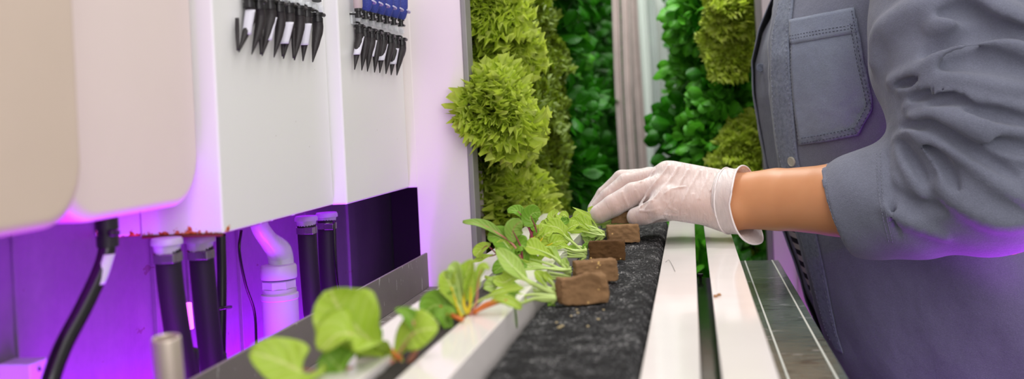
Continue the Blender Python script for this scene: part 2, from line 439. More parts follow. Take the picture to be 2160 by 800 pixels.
# ---- partition panels
pn = thing('partition_panel', 'tall white partition between the cabinets and the leafy towers, grey trim on its right edge', 'panel', (-.3, 1.19, .7))
bmobj('panel', bx(bx(bmesh.new(), -.3365, -.2700, 1.190, 1.210, .72, 1.9, .0012), -.40, -.335, 1.1895, 1.2095, Z(-.077), 1.9, .0012), M['panel'], pn)
box('edge_trim', -.2698, -.2635, 1.188, 1.217, .72, 1.9, M['greyframe'], pn, .001)
pr = thing('partition_panel', 'white partition beyond the bench behind the person in the denim shirt', 'panel', (.3, 1.7, 0))
xr = aty(1606, 20, 1.70).x
box('panel', xr, .72, 1.70, 1.72, .0, 2.1, M['panel'], pr, .0015)
box('edge_trim', xr-.010, xr-.0003, 1.697, 1.725, .0, 2.1, M['greyframe'], pr, .001)

# ---- bench
bn = thing('steel_bench', 'wet sheet steel bench with two pale seams running away under the white grow towers', 'bench', (-.1, .6, 0))
bm = bmesh.new(); bx(bm, -.3215, .044, -.1, 1.194, Z(-.206), Z(-.2), .0008); bx(bm, .0442, .1040, -.1, 1.3425, Z(-.206), Z(-.2), .0008)
bmobj('sheet_top', bm, M['sheet'], bn)
bm = bmesh.new()
for x in (.0612, .0957): bx(bm, x-.0008, x+.0008, -.1, 1.339, Z(-.2), Z(-.1994), 0)
bmobj('seam', bm, M['seam'], bn)
for (x, y) in ((-.29, -.05), (.08, -.05), (-.29, 1.1), (.08, 1.28)):
    box('leg', x-.015, x+.015, y-.015, y+.015, 0, Z(-.206), M['greyframe'], bn)
b1 = tag(bmobj('bolt', bx(bx(bmesh.new(), .0009, .0039, 1.17, 1.1726, Z(-.2), Z(-.1915), 0), -.0008, .0056, 1.1682, 1.1744, Z(-.1915), Z(-.188), .0008), M['blackplastic']),
         'small dark bolt seen through the slot at the near edge of the bench end', 'bolt')
sp = thing('backsplash', 'scratched grey steel backsplash strip along the back of the bench', 'backsplash', (-.324, .6, Z(-.2)))
box('upright', -.3268, -.3240, .0, 1.178, Z(-.30), Z(-.1565), M['splash'], sp, .0004)
vs, fs = tube([(-.3236, .0, Z(-.199)), (-.3236, 1.166, Z(-.199))], .0012, 2, 8); pyobj('fold', vs, fs, M['clamp'], sp)
box('lip', -.3238, -.300, .0, 1.178, Z(-.1998), Z(-.1980), M['splash'], sp, .0004)

# ================================================================ GROW TOWERS ON THE BENCH
def grow_tower(name, label, x0, s0, s1, x1, top, bot, y0, y1, lip):
    t = thing(name, label, 'grow tower', ((x0+x1)/2, (y0+y1)/2, bot))
    for (a, b, sx) in ((x0, s0, 0), (s1, x1, 1)):
        # one L-shaped half: flange, outer side, turned-down lip at the slot
        th = .0022
        if sx == 0: prof = [(a, bot), (a, top), (b, top), (b, top-lip), (b-th*.6, top-lip), (b-th*.6, top-th), (a+th, top-th), (a+th, bot)]
        else: prof = [(b, bot), (b, top), (a, top), (a, top-lip), (a+th*.6, top-lip), (a+th*.6, top-th), (b-th, top-th), (b-th, bot)]
        bm = bmesh.new(); n = 36; rings = []
        for i in range(n+1):
            y = y0+(y1-y0)*i/n; dz = .00035*math.sin(i*.9+a*60)
            rings.append([bm.verts.new((p[0], y, p[1]+dz)) for p in prof])
        for i in range(n):
            for k in range(8):
                bm.faces.new((rings[i][k], rings[i][(k+1) % 8], rings[i+1][(k+1) % 8], rings[i+1][k]))
        bm.faces.new(rings[0]); bm.faces.new(rings[-1][::-1])
        bmesh.ops.recalc_face_normals(bm, faces=bm.faces[:])
        o = bmobj('flange', bm, M['pvc'], t)
        m = o.modifiers.new('b', 'BEVEL'); m.width = .0009; m.segments = 2; m.limit_method = 'ANGLE'; m.angle_limit = math.radians(50)
    return t
tA = grow_tower('grow_tower', 'white grow tower with chard seedlings planted in its slot, nearest the backsplash', -.2045, -.1745, -.1550, -.1278, Z(-.13), Z(-.1975), .12, 1.36, .012)
tB = grow_tower('grow_tower', 'empty glossy white grow tower with an open slot beside the wet steel sheet', -.0355, -.0015, .0103, .0415, Z(-.15), Z(-.1992), .12, 1.46, .004)
M['slotshade'] = plain('slot_shade_olive', rgb(44, 66, 34), .15, var=.2, bscale=40, bstr=.2)  # olive stands in for shade and green reflection inside the slot
box('slot_shade_floor', -.030, .037, .14, 1.19, Z(-.1985), Z(-.1962), M['slotshade'], tB, .0004)  # added floor that carries the slot's painted shade
# growing medium in tower A
def bumpy_slab(x0, x1, y0, y1, top, bot, nx, ny, amp, edge, seed, h2=0):
    vs = []; fs = []
    prof = []
    for i in range(nx+1):
        u = i/nx; x = x0+(x1-x0)*u; e = min(u, 1-u)*(x1-x0)
        z = top-edge*(max(0, 1-e/ (edge*1.2)))**2; prof.append((x, z))
    prof = [(x0, bot)]+[(x0, bot+(prof[0][1]-bot)*k/4) for k in (1, 2, 3)]+prof+[(x1, bot+(prof[-1][1]-bot)*k/4) for k in (3, 2, 1)]+[(x1, bot)]
    n = len(prof)
    for j in range(ny+1):
        y = y0+(y1-y0)*j/ny
        for (x, z) in prof:
            d = noise.noise(Vector((x*110+seed, y*110, z*110)))*amp+noise.noise(Vector((x*420+seed, y*420, z*420)))*amp*.8+noise.noise(Vector((x*30, y*30, seed)))*amp*1.2
            dx = noise.noise(Vector((x*200, y*200, z*200+seed+9)))*amp*.7
            vs.append((x+dx, y, z+d if z > bot+1e-5 else bot))
    for j in range(ny):
        for k in range(n):
            fs.append((j*n+k, (j+1)*n+k, (j+1)*n+(k+1) % n, j*n+(k+1) % n))
    fs.append(tuple(range(n))); fs.append(tuple(reversed([ny*n+k for k in range(n)])))
    return vs, fs
vs, fs = bumpy_slab(-.1733, -.1562, .13, 1.35, Z(-.1335), Z(-.17), 12, 500, .0012, .002, 3)
pyobj('growing_medium', vs, fs, M['soil'], tA)
# black foam media strip
vs, fs = bumpy_slab(-.1262, -.0372, .14, 1.385, Z(-.1465), Z(-.1985), 56, 640, .0013, .007, 11)
fo = pyobj('foam_strip', vs, fs, M['foam'])
tag(fo, 'long strip of coarse black growing foam lying between the two white grow towers', 'growing foam')
# loose stray fibre on tower B
fi = tubeobj('plant_fibre', [atz(1404, 553, Z(-.1492)), atz(1411, 549, Z(-.1485)), atz(1418, 560, Z(-.1492)), atz(1424, 573, Z(-.1494))], .00016, M['rubber'], n=14, ns=5)
tag(fi, 'thin dark curly fibre stuck on the near half of the empty tower', 'fibre')
def crumb(px, py, z, r, mat, label, cat='crumb', group=None):
    p = atz(px, py, z); bm = bmesh.new(); bmesh.ops.create_icosphere(bm, subdivisions=2, radius=r)
    for v in bm.verts:
        v.co = v.co*(1+.5*noise.noise(v.co*900+Vector((px, py, 0)))); v.co.z *= .6; v.co += p+Vector((0, 0, r*.45))
    o = bmobj('growing_crumb', bm, mat, sm=True); tag(o, label, cat, group); return o
crumb(1509, 627, Z(-.1502), .0018, M['crumb_b'], 'pair of brown crumbs on the right half of the empty tower, left one'); crumb(1517, 624, Z(-.1502), .0018, M['crumb_b'], 'pair of brown crumbs on the right half of the empty tower, right one')
for px, py, r in ((1219, 662, .0012), (1240, 641, .0016), (1262, 675, .0011), (1186, 690, .0013), (1303, 581, .0012), (1217, 655, .001), (1180, 693, .0015), (1240, 690, .001), (1205, 668, .0009), (1273, 655, .0009), (1174, 682, .001)):
    crumb(px, py, Z(-.1455), r, M['crumb'], 'pale crumb of growing medium scattered on the black foam near the closest plug', 'crumb', 'crumbs on the black foam')

# ================================================================ LEAVES
def leaf_geo(ctrl, w, n, prof='spoon', cup=.25, wave=0, seed=0, N=14, Kx=8, frill=0):
    P = spline(ctrl, N); vs = []; fs = []; uv = []
    for i, p in enumerate(P):
        t = (P[min(i+1, N)]-P[max(i-1, 0)]).normalized(); s = t.cross(n)
        if s.length < 1e-4: s = t.cross(Vector((.3, .5, .8)))
        s.normalize(); nn = s.cross(t).normalized(); u = i/N
        if prof == 'spoon': ww = w*(math.sin(math.pi*min(1, u*.93+.05))**.62)*(.42+.58*min(1, u*1.8))
        elif prof == 'round': ww = w*max(.02, 1-abs(2*u-1)**2.4)**.5
        elif prof == 'long': ww = w*(math.sin(math.pi*(u*.94+.04))**.8)*(.35+.65*u)
        elif prof == 'lobe': ww = w*(math.sin(math.pi*min(1, u*.93+.05))**.6)*(.4+.6*u)*(1+.22*math.sin(u*22+seed))
        else: ww = w*(.14+.86*min(1, u*1.25))*(1 if u < .68 else max(.08, 1-((u-.68)/.325)**2))**.5
        for k in range(Kx+1):
            q = 2*k/Kx-1; a = abs(q)
            z = cup*ww*q*q+wave*w*a*math.sin(u*9+seed+(2 if q > 0 else 0))
            e = 0
            if frill:
                z += frill*w*a**2*(math.sin(u*26+seed*3+q*3)+.7*math.sin(u*47+seed)*(1 if q > 0 else -1))
                e = (a**4)*.07*w*(math.sin(u*38+seed*7)+.6*math.sin(u*61+seed*3))
                z += frill*w*u**5*(math.sin(q*10+seed)+.6*math.sin(q*19+seed))
            vv = p+s*(q*ww*.5+(e if q > 0 else -e))+nn*z
            if frill: vv += t*w*.07*u**6*(math.sin(q*12+seed*2)+.6*math.sin(q*21+seed))
            vs.append(vv); uv.append((k/Kx, u))
    for i in range(N):
        for k in range(Kx): fs.append((i*(Kx+1)+k, i*(Kx+1)+k+1, (i+1)*(Kx+1)+k+1, (i+1)*(Kx+1)+k))
    return vs, fs, uv
def add_leaf(parent, stem, blade, w, mat='leaf', smat='stem_pale', r=.0011, n=None, prof='spoon', cup=.2, wave=.06, fr=0, N=16):
    w = w*1.28
    """stem and blade are lists of points; a leaf part with its stem as a sub-part"""
    if n is None: n = Vector((random.uniform(-.2, .2), -.75, .75))
    sd = random.uniform(0, 6)
    vs, fs, uv = leaf_geo(blade, w, n, prof, cup, wave, sd, N, 10, fr)
    o = pyobj('leaf', vs, fs, M[mat], parent, True, uv)
    m = o.modifiers.new('s', 'SOLIDIFY'); m.thickness = .00035
    if stem:
        pts = list(stem)+[spline(blade, 8)[4]]
        sv, sf = tube(pts, [r*1.15, r, r*.8, r*.35], 14, 7); pyobj('stem', sv, sf, M[smat], o)
    return o
def PX(pts, Y):
    return [aty(p[0], p[1], (p[2] if len(p) > 2 else Y)) for p in pts]
def plant(label, base, leaves, name='chard_seedling', cat='seedling', group=None):
    """leaves: (stem px pts, blade px pts, width px, material, stem material, kw); points (px,py[,Y])"""
    t = thing(name, label, cat, base, group); Y = base.y
    for L in leaves:
        st, bl, w = L[0], L[1], L[2]; mt = L[3] if len(L) > 3 else 'leaf'; sm = L[4] if len(L) > 4 else 'stem_pale'; kw = L[5] if len(L) > 5 else {}
        yb = kw.pop('Y', Y)
        add_leaf(t, PX(st, yb) if st else None, PX(bl, yb), w*yb/FP, mt, sm, **kw)
    return t
V = Vector
# chard in tower A: nearest, strongly out of focus
b = V((-.164, .545, Z(-.133)))
plant('blurred nearest chard seedling with broad leaves reaching over the steel backsplash', b, [
    ([(846, 758), (800, 722)], [(812, 742), (760, 700, .53), (715, 650, .525), (697, 612, .52)], 118, 'leaf', 'stem_orange', dict(r=.0016, cup=.12, n=V((.25, -.85, .45)))),
    ([(838, 770), (805, 740)], [(818, 745), (765, 712, .52), (715, 705, .51), (676, 740, .50)], 98, 'leaf', 'stem_pink', dict(r=.0013, cup=.1, n=V((-.1, -.6, .8)))),
    ([(835, 780), (760, 795)], [(700, 812), (650, 792, .49), (590, 762, .485), (528, 742, .48)], 84, 'leaf', 'stem_pink', dict(cup=.1, n=V((-.2, -.7, .7)))),
    ([(830, 785)], [(752, 806), (725, 785, .51), (704, 765, .51), (684, 742, .51)], 62, 'leaf_dark', 'stem_pink', dict(prof='round', cup=.08, n=V((.2, -.9, .4)))),
    ([(850, 768), (842, 748)], [(832, 752), (858, 712), (892, 696, .54), (924, 694, .54)], 74, 'leaf', 'stem_pink', dict(cup=.1, n=V((0, -.8, .6)))),
    ([(862, 770), (880, 725)], [(884, 715), (878, 690), (862, 665), (834, 652)], 26, 'leaf_dark', 'stem_pink', dict(r=.0018)),
    ([(838, 775)], [(796, 792), (772, 760), (778, 725), (800, 690)], 48, 'leaf_dark', 'stem_pink', dict(n=V((.7, -.7, .2)))),
    ([(842, 785)], [(800, 806), (812, 784), (830, 768), (846, 752)], 46, 'leaf', 'stem_pink', dict(prof='round', n=V((0, -.9, .4)))),
])
b = V((-.164, .655, Z(-.133)))
plant('chard seedling with orange stems and a dark round leaf, second from the front', b, [
    ([(975, 672), (960, 668)], [(962, 668), (940, 650), (915, 645), (893, 664)], 52, 'leaf_dark', 'stem_orange', dict(prof='round', r=.0018, n=V((.0, -.85, .5)))),
    ([(978, 676)], [(962, 660), (950, 658), (938, 672), (950, 702)], 30, 'leaf_dark', 'stem_orange', dict(r=.0014, n=V((.3, -.5, .8)), Y=.63)),
    ([(975, 668), (968, 655)], [(966, 650), (958, 620), (945, 592), (932, 574)], 44, 'leaf', 'stem_yellow', dict(r=.0017, n=V((.3, -.9, .3)))),
    ([(985, 662), (978, 640)], [(978, 640), (976, 610), (984, 580), (998, 548)], 42, 'leaf', 'stem_yellow', dict(r=.0015, n=V((-.3, -.9, .3)))),
    ([(988, 660), (992, 635)], [(992, 640), (990, 615), (996, 592), (1000, 572)], 30, 'leaf', 'stem_yellow', dict(n=V((.5, -.8, .3)))),
    ([(985, 664), (975, 645)], [(972, 640), (966, 600), (958, 570), (946, 562)], 34, 'leaf_pale', 'stem_pale', dict(n=V((-.3, -.7, .6)))),
    ([(980, 664)], [(966, 626), (954, 612), (942, 616), (934, 626)], 18, 'leaf_dark', 'stem_pale', dict()),
    ([(990, 668), (1004, 640), (1008, 600)], [(1006, 602), (1010, 580), (1020, 562), (1032, 568)], 16, 'leaf', 'stem_pink', dict(r=.0008)),
    ([(1000, 660), (1030, 640)], [(1030, 640), (1056, 630), (1082, 640), (1100, 652)], 20, 'leaf', 'stem_orange', dict(r=.0015)),
    ([(965, 680), (1005, 656), (1045, 640)], [(1040, 642), (1060, 636), (1080, 638), (1096, 640)], 14, 'leaf', 'stem_orange', dict(r=.0016, Y=.66)),
    ([(970, 676), (990, 650), (1025, 628)], [(1020, 632), (1050, 618), (1080, 610), (1105, 608)], 16, 'leaf', 'stem_pale', dict(Y=.67)),
])
b = V((-.165, .86, Z(-.133)))
plant('chard seedling with a long red-ribbed leaf leaning left over the tower edge', b, [
    ([(1098, 552), (1085, 540)], [(1088, 538), (1072, 520), (1050, 500), (1028, 500)], 40, 'leaf_dark', 'stem_pale', dict(n=V((.3, -.8, .5)))),
    ([(1096, 556), (1082, 545)], [(1082, 548), (1070, 535), (1062, 520), (1066, 505)], 34, 'leaf', 'stem_pale', dict(n=V((.3, -.9, .3)))),
    ([(1092, 552), (1060, 535), (1038, 540)], [(1040, 538), (1022, 542), (1010, 548), (998, 552)], 14, 'leaf', 'stem_red', dict(r=.0007)),
    ([(1098, 548), (1060, 545), (1030, 520)], [(1034, 514), (1022, 522), (1010, 532), (1003, 542)], 26, 'leaf', 'stem_red', dict(r=.0007)),
    ([(1100, 546), (1078, 512)], [(1072, 508), (1040, 484), (1008, 472), (976, 468)], 26, 'leaf_red', 'stem_pink', dict(r=.0011, prof='long', n=V((-.3, -.6, .8)))),
    ([(1102, 548), (1098, 520)], [(1086, 512), (1080, 496), (1086, 478), (1100, 466)], 34, 'leaf_red', 'stem_red', dict(r=.0009, n=V((.4, -.9, .2)))),
    ([(1105, 552), (1095, 540)], [(1088, 545), (1082, 530), (1096, 518), (1108, 522)], 36, 'leaf_dark', 'stem_pale', dict(prof='round')),
    ([(1100, 556), (1100, 565)], [(1112, 562), (1090, 560), (1062, 562), (1040, 576)], 34, 'leaf_dark', 'stem_red', dict(Y=.82)),
    ([(1100, 556)], [(1110, 566), (1104, 548), (1094, 534), (1088, 520)], 30, 'leaf_dark', 'stem_pale', dict()),
])
b = V((-.165, .96, Z(-.133)))
plant('chard seedling with purple and yellow stems and a round upright leaf', b, [
    ([(1124, 520), (1120, 490), (1104, 462)], [(1110, 466), (1098, 450), (1086, 444), (1070, 446)], 22, 'leaf_dark', 'stem_red', dict(r=.0014)),
    ([(1128, 522), (1132, 490)], [(1126, 476), (1118, 462), (1124, 450), (1140, 448)], 30, 'leaf_dark', 'stem_red', dict(prof='round', n=V((.1, -1, .1)), r=.0008)),
    ([(1124, 524), (1120, 500)], [(1124, 500), (1130, 488), (1124, 478), (1118, 474)], 14, 'leaf_dark', 'stem_red', dict()),
    ([(1110, 544), (1130, 522)], [(1122, 530), (1140, 510), (1150, 495), (1168, 488)], 44, 'leaf', 'stem_yellow', dict(r=.0016)),
    ([(1112, 546), (1138, 528)], [(1130, 532), (1155, 518), (1175, 510), (1190, 508)], 30, 'leaf', 'stem_yellow', dict(r=.0016)),
    ([(1112, 540), (1120, 512)], [(1122, 520), (1126, 500), (1138, 486), (1146, 478)], 22, 'leaf', 'stem_yellow', dict(r=.0011)),
    ([(1108, 545)], [(1112, 548), (1100, 530), (1092, 520), (1102, 510)], 34, 'leaf_dark', 'stem_yellow', dict()),
])
b = V((-.165, 1.10, Z(-.133)))
plant('small chard seedling standing at the far end of the slot near the gloved hand', b, [
    ([(1176, 494), (1172, 475)], [(1174, 480), (1168, 466), (1168, 454), (1178, 446)], 20, 'leaf', 'stem_pale', {}),
    ([(1178, 494), (1182, 480)], [(1176, 480), (1186, 470), (1194, 466), (1196, 458)], 18, 'leaf_dark', 'stem_pale', {}),
    ([(1176, 496), (1160, 485)], [(1164, 488), (1152, 482), (1146, 474), (1140, 470)], 20, 'leaf', 'stem_pale', {}),
    ([(1178, 496), (1190, 490)], [(1186, 492), (1200, 482), (1210, 476), (1222, 474)], 22, 'leaf', 'stem_pale', {}),
    ([(1178, 496)], [(1180, 490), (1170, 484), (1160, 470), (1150, 462)], 18, 'leaf', 'stem_pale', {}),
])
b = V((-.165, 1.2, Z(-.133)))
plant('farthest little seedling in the slot, just left of the gloved fingertips', b, [
    ([(1205, 470), (1210, 462)], [(1208, 466), (1214, 456), (1222, 452), (1232, 456)], 14, 'leaf', 'stem_pale', {}),
    ([(1205, 470), (1198, 462)], [(1200, 466), (1194, 456), (1188, 452), (1180, 456)], 12, 'leaf', 'stem_pale', {}),
    ([(1206, 472)], [(1212, 468), (1224, 466), (1232, 472), (1240, 476)], 14, 'leaf_pale', 'stem_pale', {}),
])

# ================================================================ PLUGS WITH SEEDLINGS
FILL = {}
def plug(px0, px1, py, d, h, label, mat, rz, lump, leaves, zb=None):
    a = atz(px0, py, Z(-.1445) if zb is None else zb); b_ = atz(px1, py-2, Z(-.1445) if zb is None else zb)
    w = (b_-a).length*.97/math.cos(rz); t = thing('rockwool_plug', label, 'plug', (a+b_)/2)
    bm = bmesh.new(); bmesh.ops.create_cube(bm, size=1); bmesh.ops.subdivide_edges(bm, edges=bm.edges[:], cuts=21, use_grid_fill=True)
    R = Matrix.Rotation(rz, 3, 'Z')
    for v in bm.verts:
        c = v.co.copy(); m = 1-.035*(abs(c.x*2)**8+abs(c.z*2)**8+abs(c.y*2)**8); c = Vector((c.x*w*m, c.y*d*m, c.z*h*m))
        nz = noise.noise(c*60+Vector((px0, 0, 0)))*lump+noise.noise(c*240+Vector((px0, 3, 0)))*.0009
        nz += noise.noise(c*480+Vector((7, 3, px0)))*.0006; c += v.co.normalized()*nz*1.3
        if c.z < -h*.5: c.z = -h*.5
        if lump > .002:       # pinched front right, like a squeezed lump
            q = Vector((w*.24, -d*.5, h*.02)); k = math.exp(-((c-q).length/.006)**2); c.y += k*.004
            k = math.exp(-((c-Vector((w*.1, -d*.3, h*.5))).length/.009)**2); c.z += k*.0028
        v.co = R@c+(a+b_)/2+Vector((0, d*.5, h*.5))
    bmobj('rockwool', bm, mat, t, True)
    rs = random.Random(px0)
    ym = py-(30 if px0 < 1230 else 20); extra = []
    if zb is None:
        for q in range(6):
            tx = px0-rs.uniform(45, 135)*(1 if px0 < 1230 else .8); ty = ym-rs.uniform(-4, 62)*(1 if px0 < 1230 else .75)
            mx, my = px0+(tx-px0)*.5, ym+(ty-ym)*.35
            ex, ey = tx-rs.uniform(10, 34), ty+rs.uniform(-20, 26)
            extra.append(([(px0-3, ym+rs.uniform(-6, 6)), ((px0+mx)/2, (ym+my)/2+rs.uniform(-4, 4)), (mx, my)], [(mx, my), (mx*.4+tx*.6, my*.4+ty*.6-4), (tx, ty), (ex, ey)], rs.uniform(11, 24)*(1 if px0 < 1230 else .9), rs.choice(['leaf', 'leaf_pale', 'leaf_pale']), dict(r=rs.uniform(.0010, .0018), prof=rs.choice(['spoon', 'long', 'lobe']), cup=rs.uniform(-.1, .35), wave=rs.uniform(.05, .16), n=V((rs.uniform(-1, 1), -.7, rs.uniform(.1, .9))), Y=a.y+d*.4+rs.uniform(-.02, .04))))
    for L in list(leaves)+extra:
        st, bl, wd = L[0], L[1], L[2]; kw = dict(L[4]) if len(L) > 4 else {}; Yb = kw.pop('Y', a.y+d*.4)
        kw.setdefault('prof', 'spoon'); kw.setdefault('r', .0013)
        add_leaf(t, PX(st, Yb), PX(bl, Yb), wd*Yb/FP, L[3] if len(L) > 3 else 'leaf_pale', 'stem_pale', **kw)
    return t
plug(1176, 1279, 644, .016, .0215, 'lumpy brown rockwool plug with pinched face, closest on the black foam', M['wool'], .42, .0022, [
    ([(1173, 622), (1140, 606), (1110, 590)], [(1112, 592), (1092, 574), (1072, 552), (1048, 526)], 34, 'leaf_pale', dict(r=.0021)),
    ([(1173, 634), (1140, 634), (1098, 622)], [(1110, 624), (1080, 614), (1050, 604), (1020, 606)], 40),
    ([(1173, 630), (1130, 630), (1100, 640)], [(1100, 606), (1086, 620), (1083, 652), (1090, 692)], 26, 'leaf_dark', dict(Y=.69, n=V((-.6, -.8, .2)), cup=.3)),
    ([(1172, 626), (1120, 622)], [(1110, 628), (1080, 636), (1055, 632), (1036, 618)], 50, 'leaf', dict(Y=.73)),
    ([(1170, 612), (1166, 598)], [(1168, 604), (1160, 592), (1152, 582), (1150, 572)], 12, 'leaf'),
    ([(1172, 632), (1166, 640)], [(1166, 636), (1162, 640), (1164, 646), (1172, 648)], 12, 'leaf_dark'),
    ([(1172, 626), (1160, 616), (1150, 600)], [(1152, 604), (1144, 590), (1136, 580), (1128, 572)], 20, 'leaf'),
    ([(1172, 622), (1130, 600), (1100, 588)], [(1100, 586), (1080, 588), (1062, 596), (1040, 590)], 36, 'leaf'),
])
plug(1208, 1302, 600, .016, .020, 'brown rockwool plug half hidden behind the closest one', M['wool'], .32, .0014, [
    ([(1204, 584), (1160, 576), (1130, 572)], [(1134, 574), (1110, 566), (1090, 560), (1064, 566)], 36),
    ([(1204, 580), (1170, 562), (1140, 552)], [(1144, 556), (1120, 548), (1098, 544), (1080, 552)], 34, 'leaf'),
    ([(1204, 588), (1160, 588), (1120, 586)], [(1124, 588), (1098, 584), (1076, 576), (1050, 580)], 30),
    ([(1202, 574), (1198, 560)], [(1198, 580), (1194, 566), (1192, 552), (1194, 544)], 14),
    ([(1203, 580), (1180, 552), (1160, 538)], [(1164, 544), (1140, 530), (1120, 522), (1104, 518)], 34, 'leaf'),
    ([(1203, 586), (1170, 584)], [(1160, 582), (1140, 578), (1120, 590), (1100, 600)], 24, 'leaf'),
])
plug(1241, 1321, 553, .009, .0205, 'darkest, thinnest rockwool plug, third from the front with a small hole', M['wool_dark'], .12, .0006, [
    ([(1237, 541), (1200, 542), (1170, 538)], [(1176, 540), (1155, 532), (1140, 526), (1118, 522)], 34),
    ([(1237, 537), (1212, 515), (1190, 496)], [(1196, 500), (1182, 484), (1168, 478), (1150, 476)], 30, 'leaf'),
    ([(1237, 540), (1200, 536)], [(1196, 538), (1178, 520), (1165, 510), (1140, 505)], 46, 'leaf'),
    ([(1236, 530), (1234, 522)], [(1238, 534), (1234, 526), (1236, 518), (1240, 514)], 10, 'leaf_dark'),
    ([(1236, 542), (1228, 548)], [(1230, 546), (1226, 550), (1228, 552), (1234, 548)], 10, 'leaf_dark'),
    ([(1237, 536), (1205, 510)], [(1200, 512), (1186, 500), (1178, 492), (1166, 498)], 34, 'leaf'),
    ([(1237, 538), (1200, 530)], [(1196, 532), (1170, 524), (1150, 512), (1132, 510)], 40, 'leaf'),
])
plug(1279, 1350, 515, .016, .0205, 'brown rockwool plug directly below the gloved fingers', M['wool'], .20, .0010, [
    ([(1276, 494), (1262, 492)], [(1272, 494), (1248, 492), (1226, 488), (1198, 486)], 36, 'leaf_pale', dict(prof='lobe')),
    ([(1275, 497), (1262, 504), (1252, 514)], [(1252, 512), (1249, 515), (1247, 518), (1246, 522)], 5, 'leaf_pale'),
    ([(1274, 490), (1250, 484)], [(1252, 486), (1238, 474), (1222, 470), (1204, 476)], 34, 'leaf', dict(prof='lobe')),
    ([(1275, 500), (1250, 500)], [(1256, 500), (1248, 508), (1238, 506), (1230, 498)], 20, 'leaf_pale', dict(prof='lobe')),
    ([(1276, 498), (1268, 506)], [(1270, 502), (1268, 508), (1266, 512), (1264, 516)], 10, 'leaf'),
    ([(1278, 488), (1290, 482)], [(1270, 480), (1290, 474), (1312, 474), (1338, 480)], 24, 'leaf_pale', dict(prof='lobe', Y=1.18)),
    ([(1274, 490), (1240, 478)], [(1240, 482), (1226, 492), (1210, 500), (1192, 498)], 30, 'leaf', dict(prof='lobe')),
])
plug(1288, 1346, 473, .016, .0135, 'brown rockwool plug pinched between the gloved fingers and thumb', M['wool'], -.05, .0006, [
    ([(1288, 462), (1268, 464)], [(1274, 466), (1262, 456), (1250, 446), (1240, 440)], 20, 'leaf', dict(prof='lobe')),
    ([(1288, 466), (1275, 470)], [(1280, 470), (1264, 474), (1250, 474), (1236, 480)], 24, 'leaf_pale', dict(prof='lobe')),
    ([(1352, 466), (1358, 468)], [(1350, 466), (1358, 464), (1362, 468), (1360, 474)], 9, 'leaf'),
], zb=Z(-.1265))

# ================================================================ CABINETS, TANKS AND PLUMBING ON THE LEFT
def cabinet(label, x, y0, y1, mat, loc):
    t = thing('wall_cabinet', label, 'cabinet', (x, y0, Z(-.077)))
    me = bpy.data.meshes.new('shell'); bm = bx(bmesh.new(), -.4698-x, 0, 0, y1-y0, 0, .75, .0022, 3)
    bm.to_mesh(me); bm.free(); o = bpy.data.objects.new('shell', me); C.objects.link(o); me.materials.append(mat); o.parent = t
    smooth(me, False)
    return t
cb = cabinet('white metal cabinet with rust along its lower lip, black spikes hung on its face', -.36, .719, .9622, M['enamel_rust'], None)
vs, fs = tube([(-.429, .7186, Z(-.0765)), (-.429, .7186, Z(.3))], .0006, 2, 6); pyobj('seam', vs, fs, M['greyframe'], cb)
box('lower_lip', -.4285, -.3610, .7175, .7215, Z(-.0785), Z(-.0765), plain('rust_lip', rgb(104, 40, 28), .8, var=.4, bscale=300), cb, .0006)
cc = cabinet('white metal cabinet touching the tall partition, blue-topped spikes above it', -.346, .9635, 1.1888, M['enamel'], None)

def tank(label, xf, y0, y1, zb, rad, mat, depth=.085, rx=.007, part_drain=None):
    """rounded moulded reservoir: rounded lower far corner seen from the aisle"""
    t = thing('water_tank', label, 'tank', (xf-depth*.5, (y0+y1)/2, zb))
    zt = zb+.7; prof = []; nr = 14
    for (cy_, cz, a0) in ((y1-rad, zb+rad, -90), (y1-.01, zt-.01, 0), (y0+.01, zt-.01, 90), (y0+rad, zb+rad, 180)):
        rr = rad if cz < zb+.2 else .01
        for k in range(nr+1):
            a = math.radians(a0+90*k/nr); prof.append((cy_+rr*math.cos(a), cz+rr*math.sin(a)))
    bm = bmesh.new(); rings = []; cyc = (y0+y1)/2; czc = (zb+zt)/2
    steps = [(xf-depth, 0)]+[(xf-rx+rx*math.sin(math.radians(90*k/8)), rx*(1-math.cos(math.radians(90*k/8)))) for k in range(9)]
    for (x, ins) in steps:
        ring = []
        for (y, z) in prof:
            yy = max(y0+ins, min(y1-ins, y)) if False else cyc+(y-cyc)*(1-2*ins/(y1-y0)); zz = czc+(z-czc)*(1-2*ins/(zt-zb))
            ring.append(bm.verts.new((x, yy, zz)))
        rings.append(ring)
    for a_, b_ in zip(rings[:-1], rings[1:]):
        for k in range(len(prof)): k2 = (k+1) % len(prof); bm.faces.new((a_[k], a_[k2], b_[k2], b_[k]))
    bm.faces.new(rings[0][::-1]); bm.faces.new(rings[-1])
    bmesh.ops.recalc_face_normals(bm, faces=bm.faces[:])
    o = bmobj('shell', bm, mat, t, True)
    m = o.modifiers.new('w', 'WEIGHTED_NORMAL'); return t
tank('white rounded plastic tank, toned cream for the light on it, at the left edge of the photo, nearest of the two', -.347, .30, .5255, Z(-.047), .034, M['tank_dim'], .1225)
tank('white rounded plastic tank, toned pale pink for the light on it, between the nearest tank and the rusty cabinet', -.373, .538, .7125, Z(-.0512), .036, M['tank'], .0965)

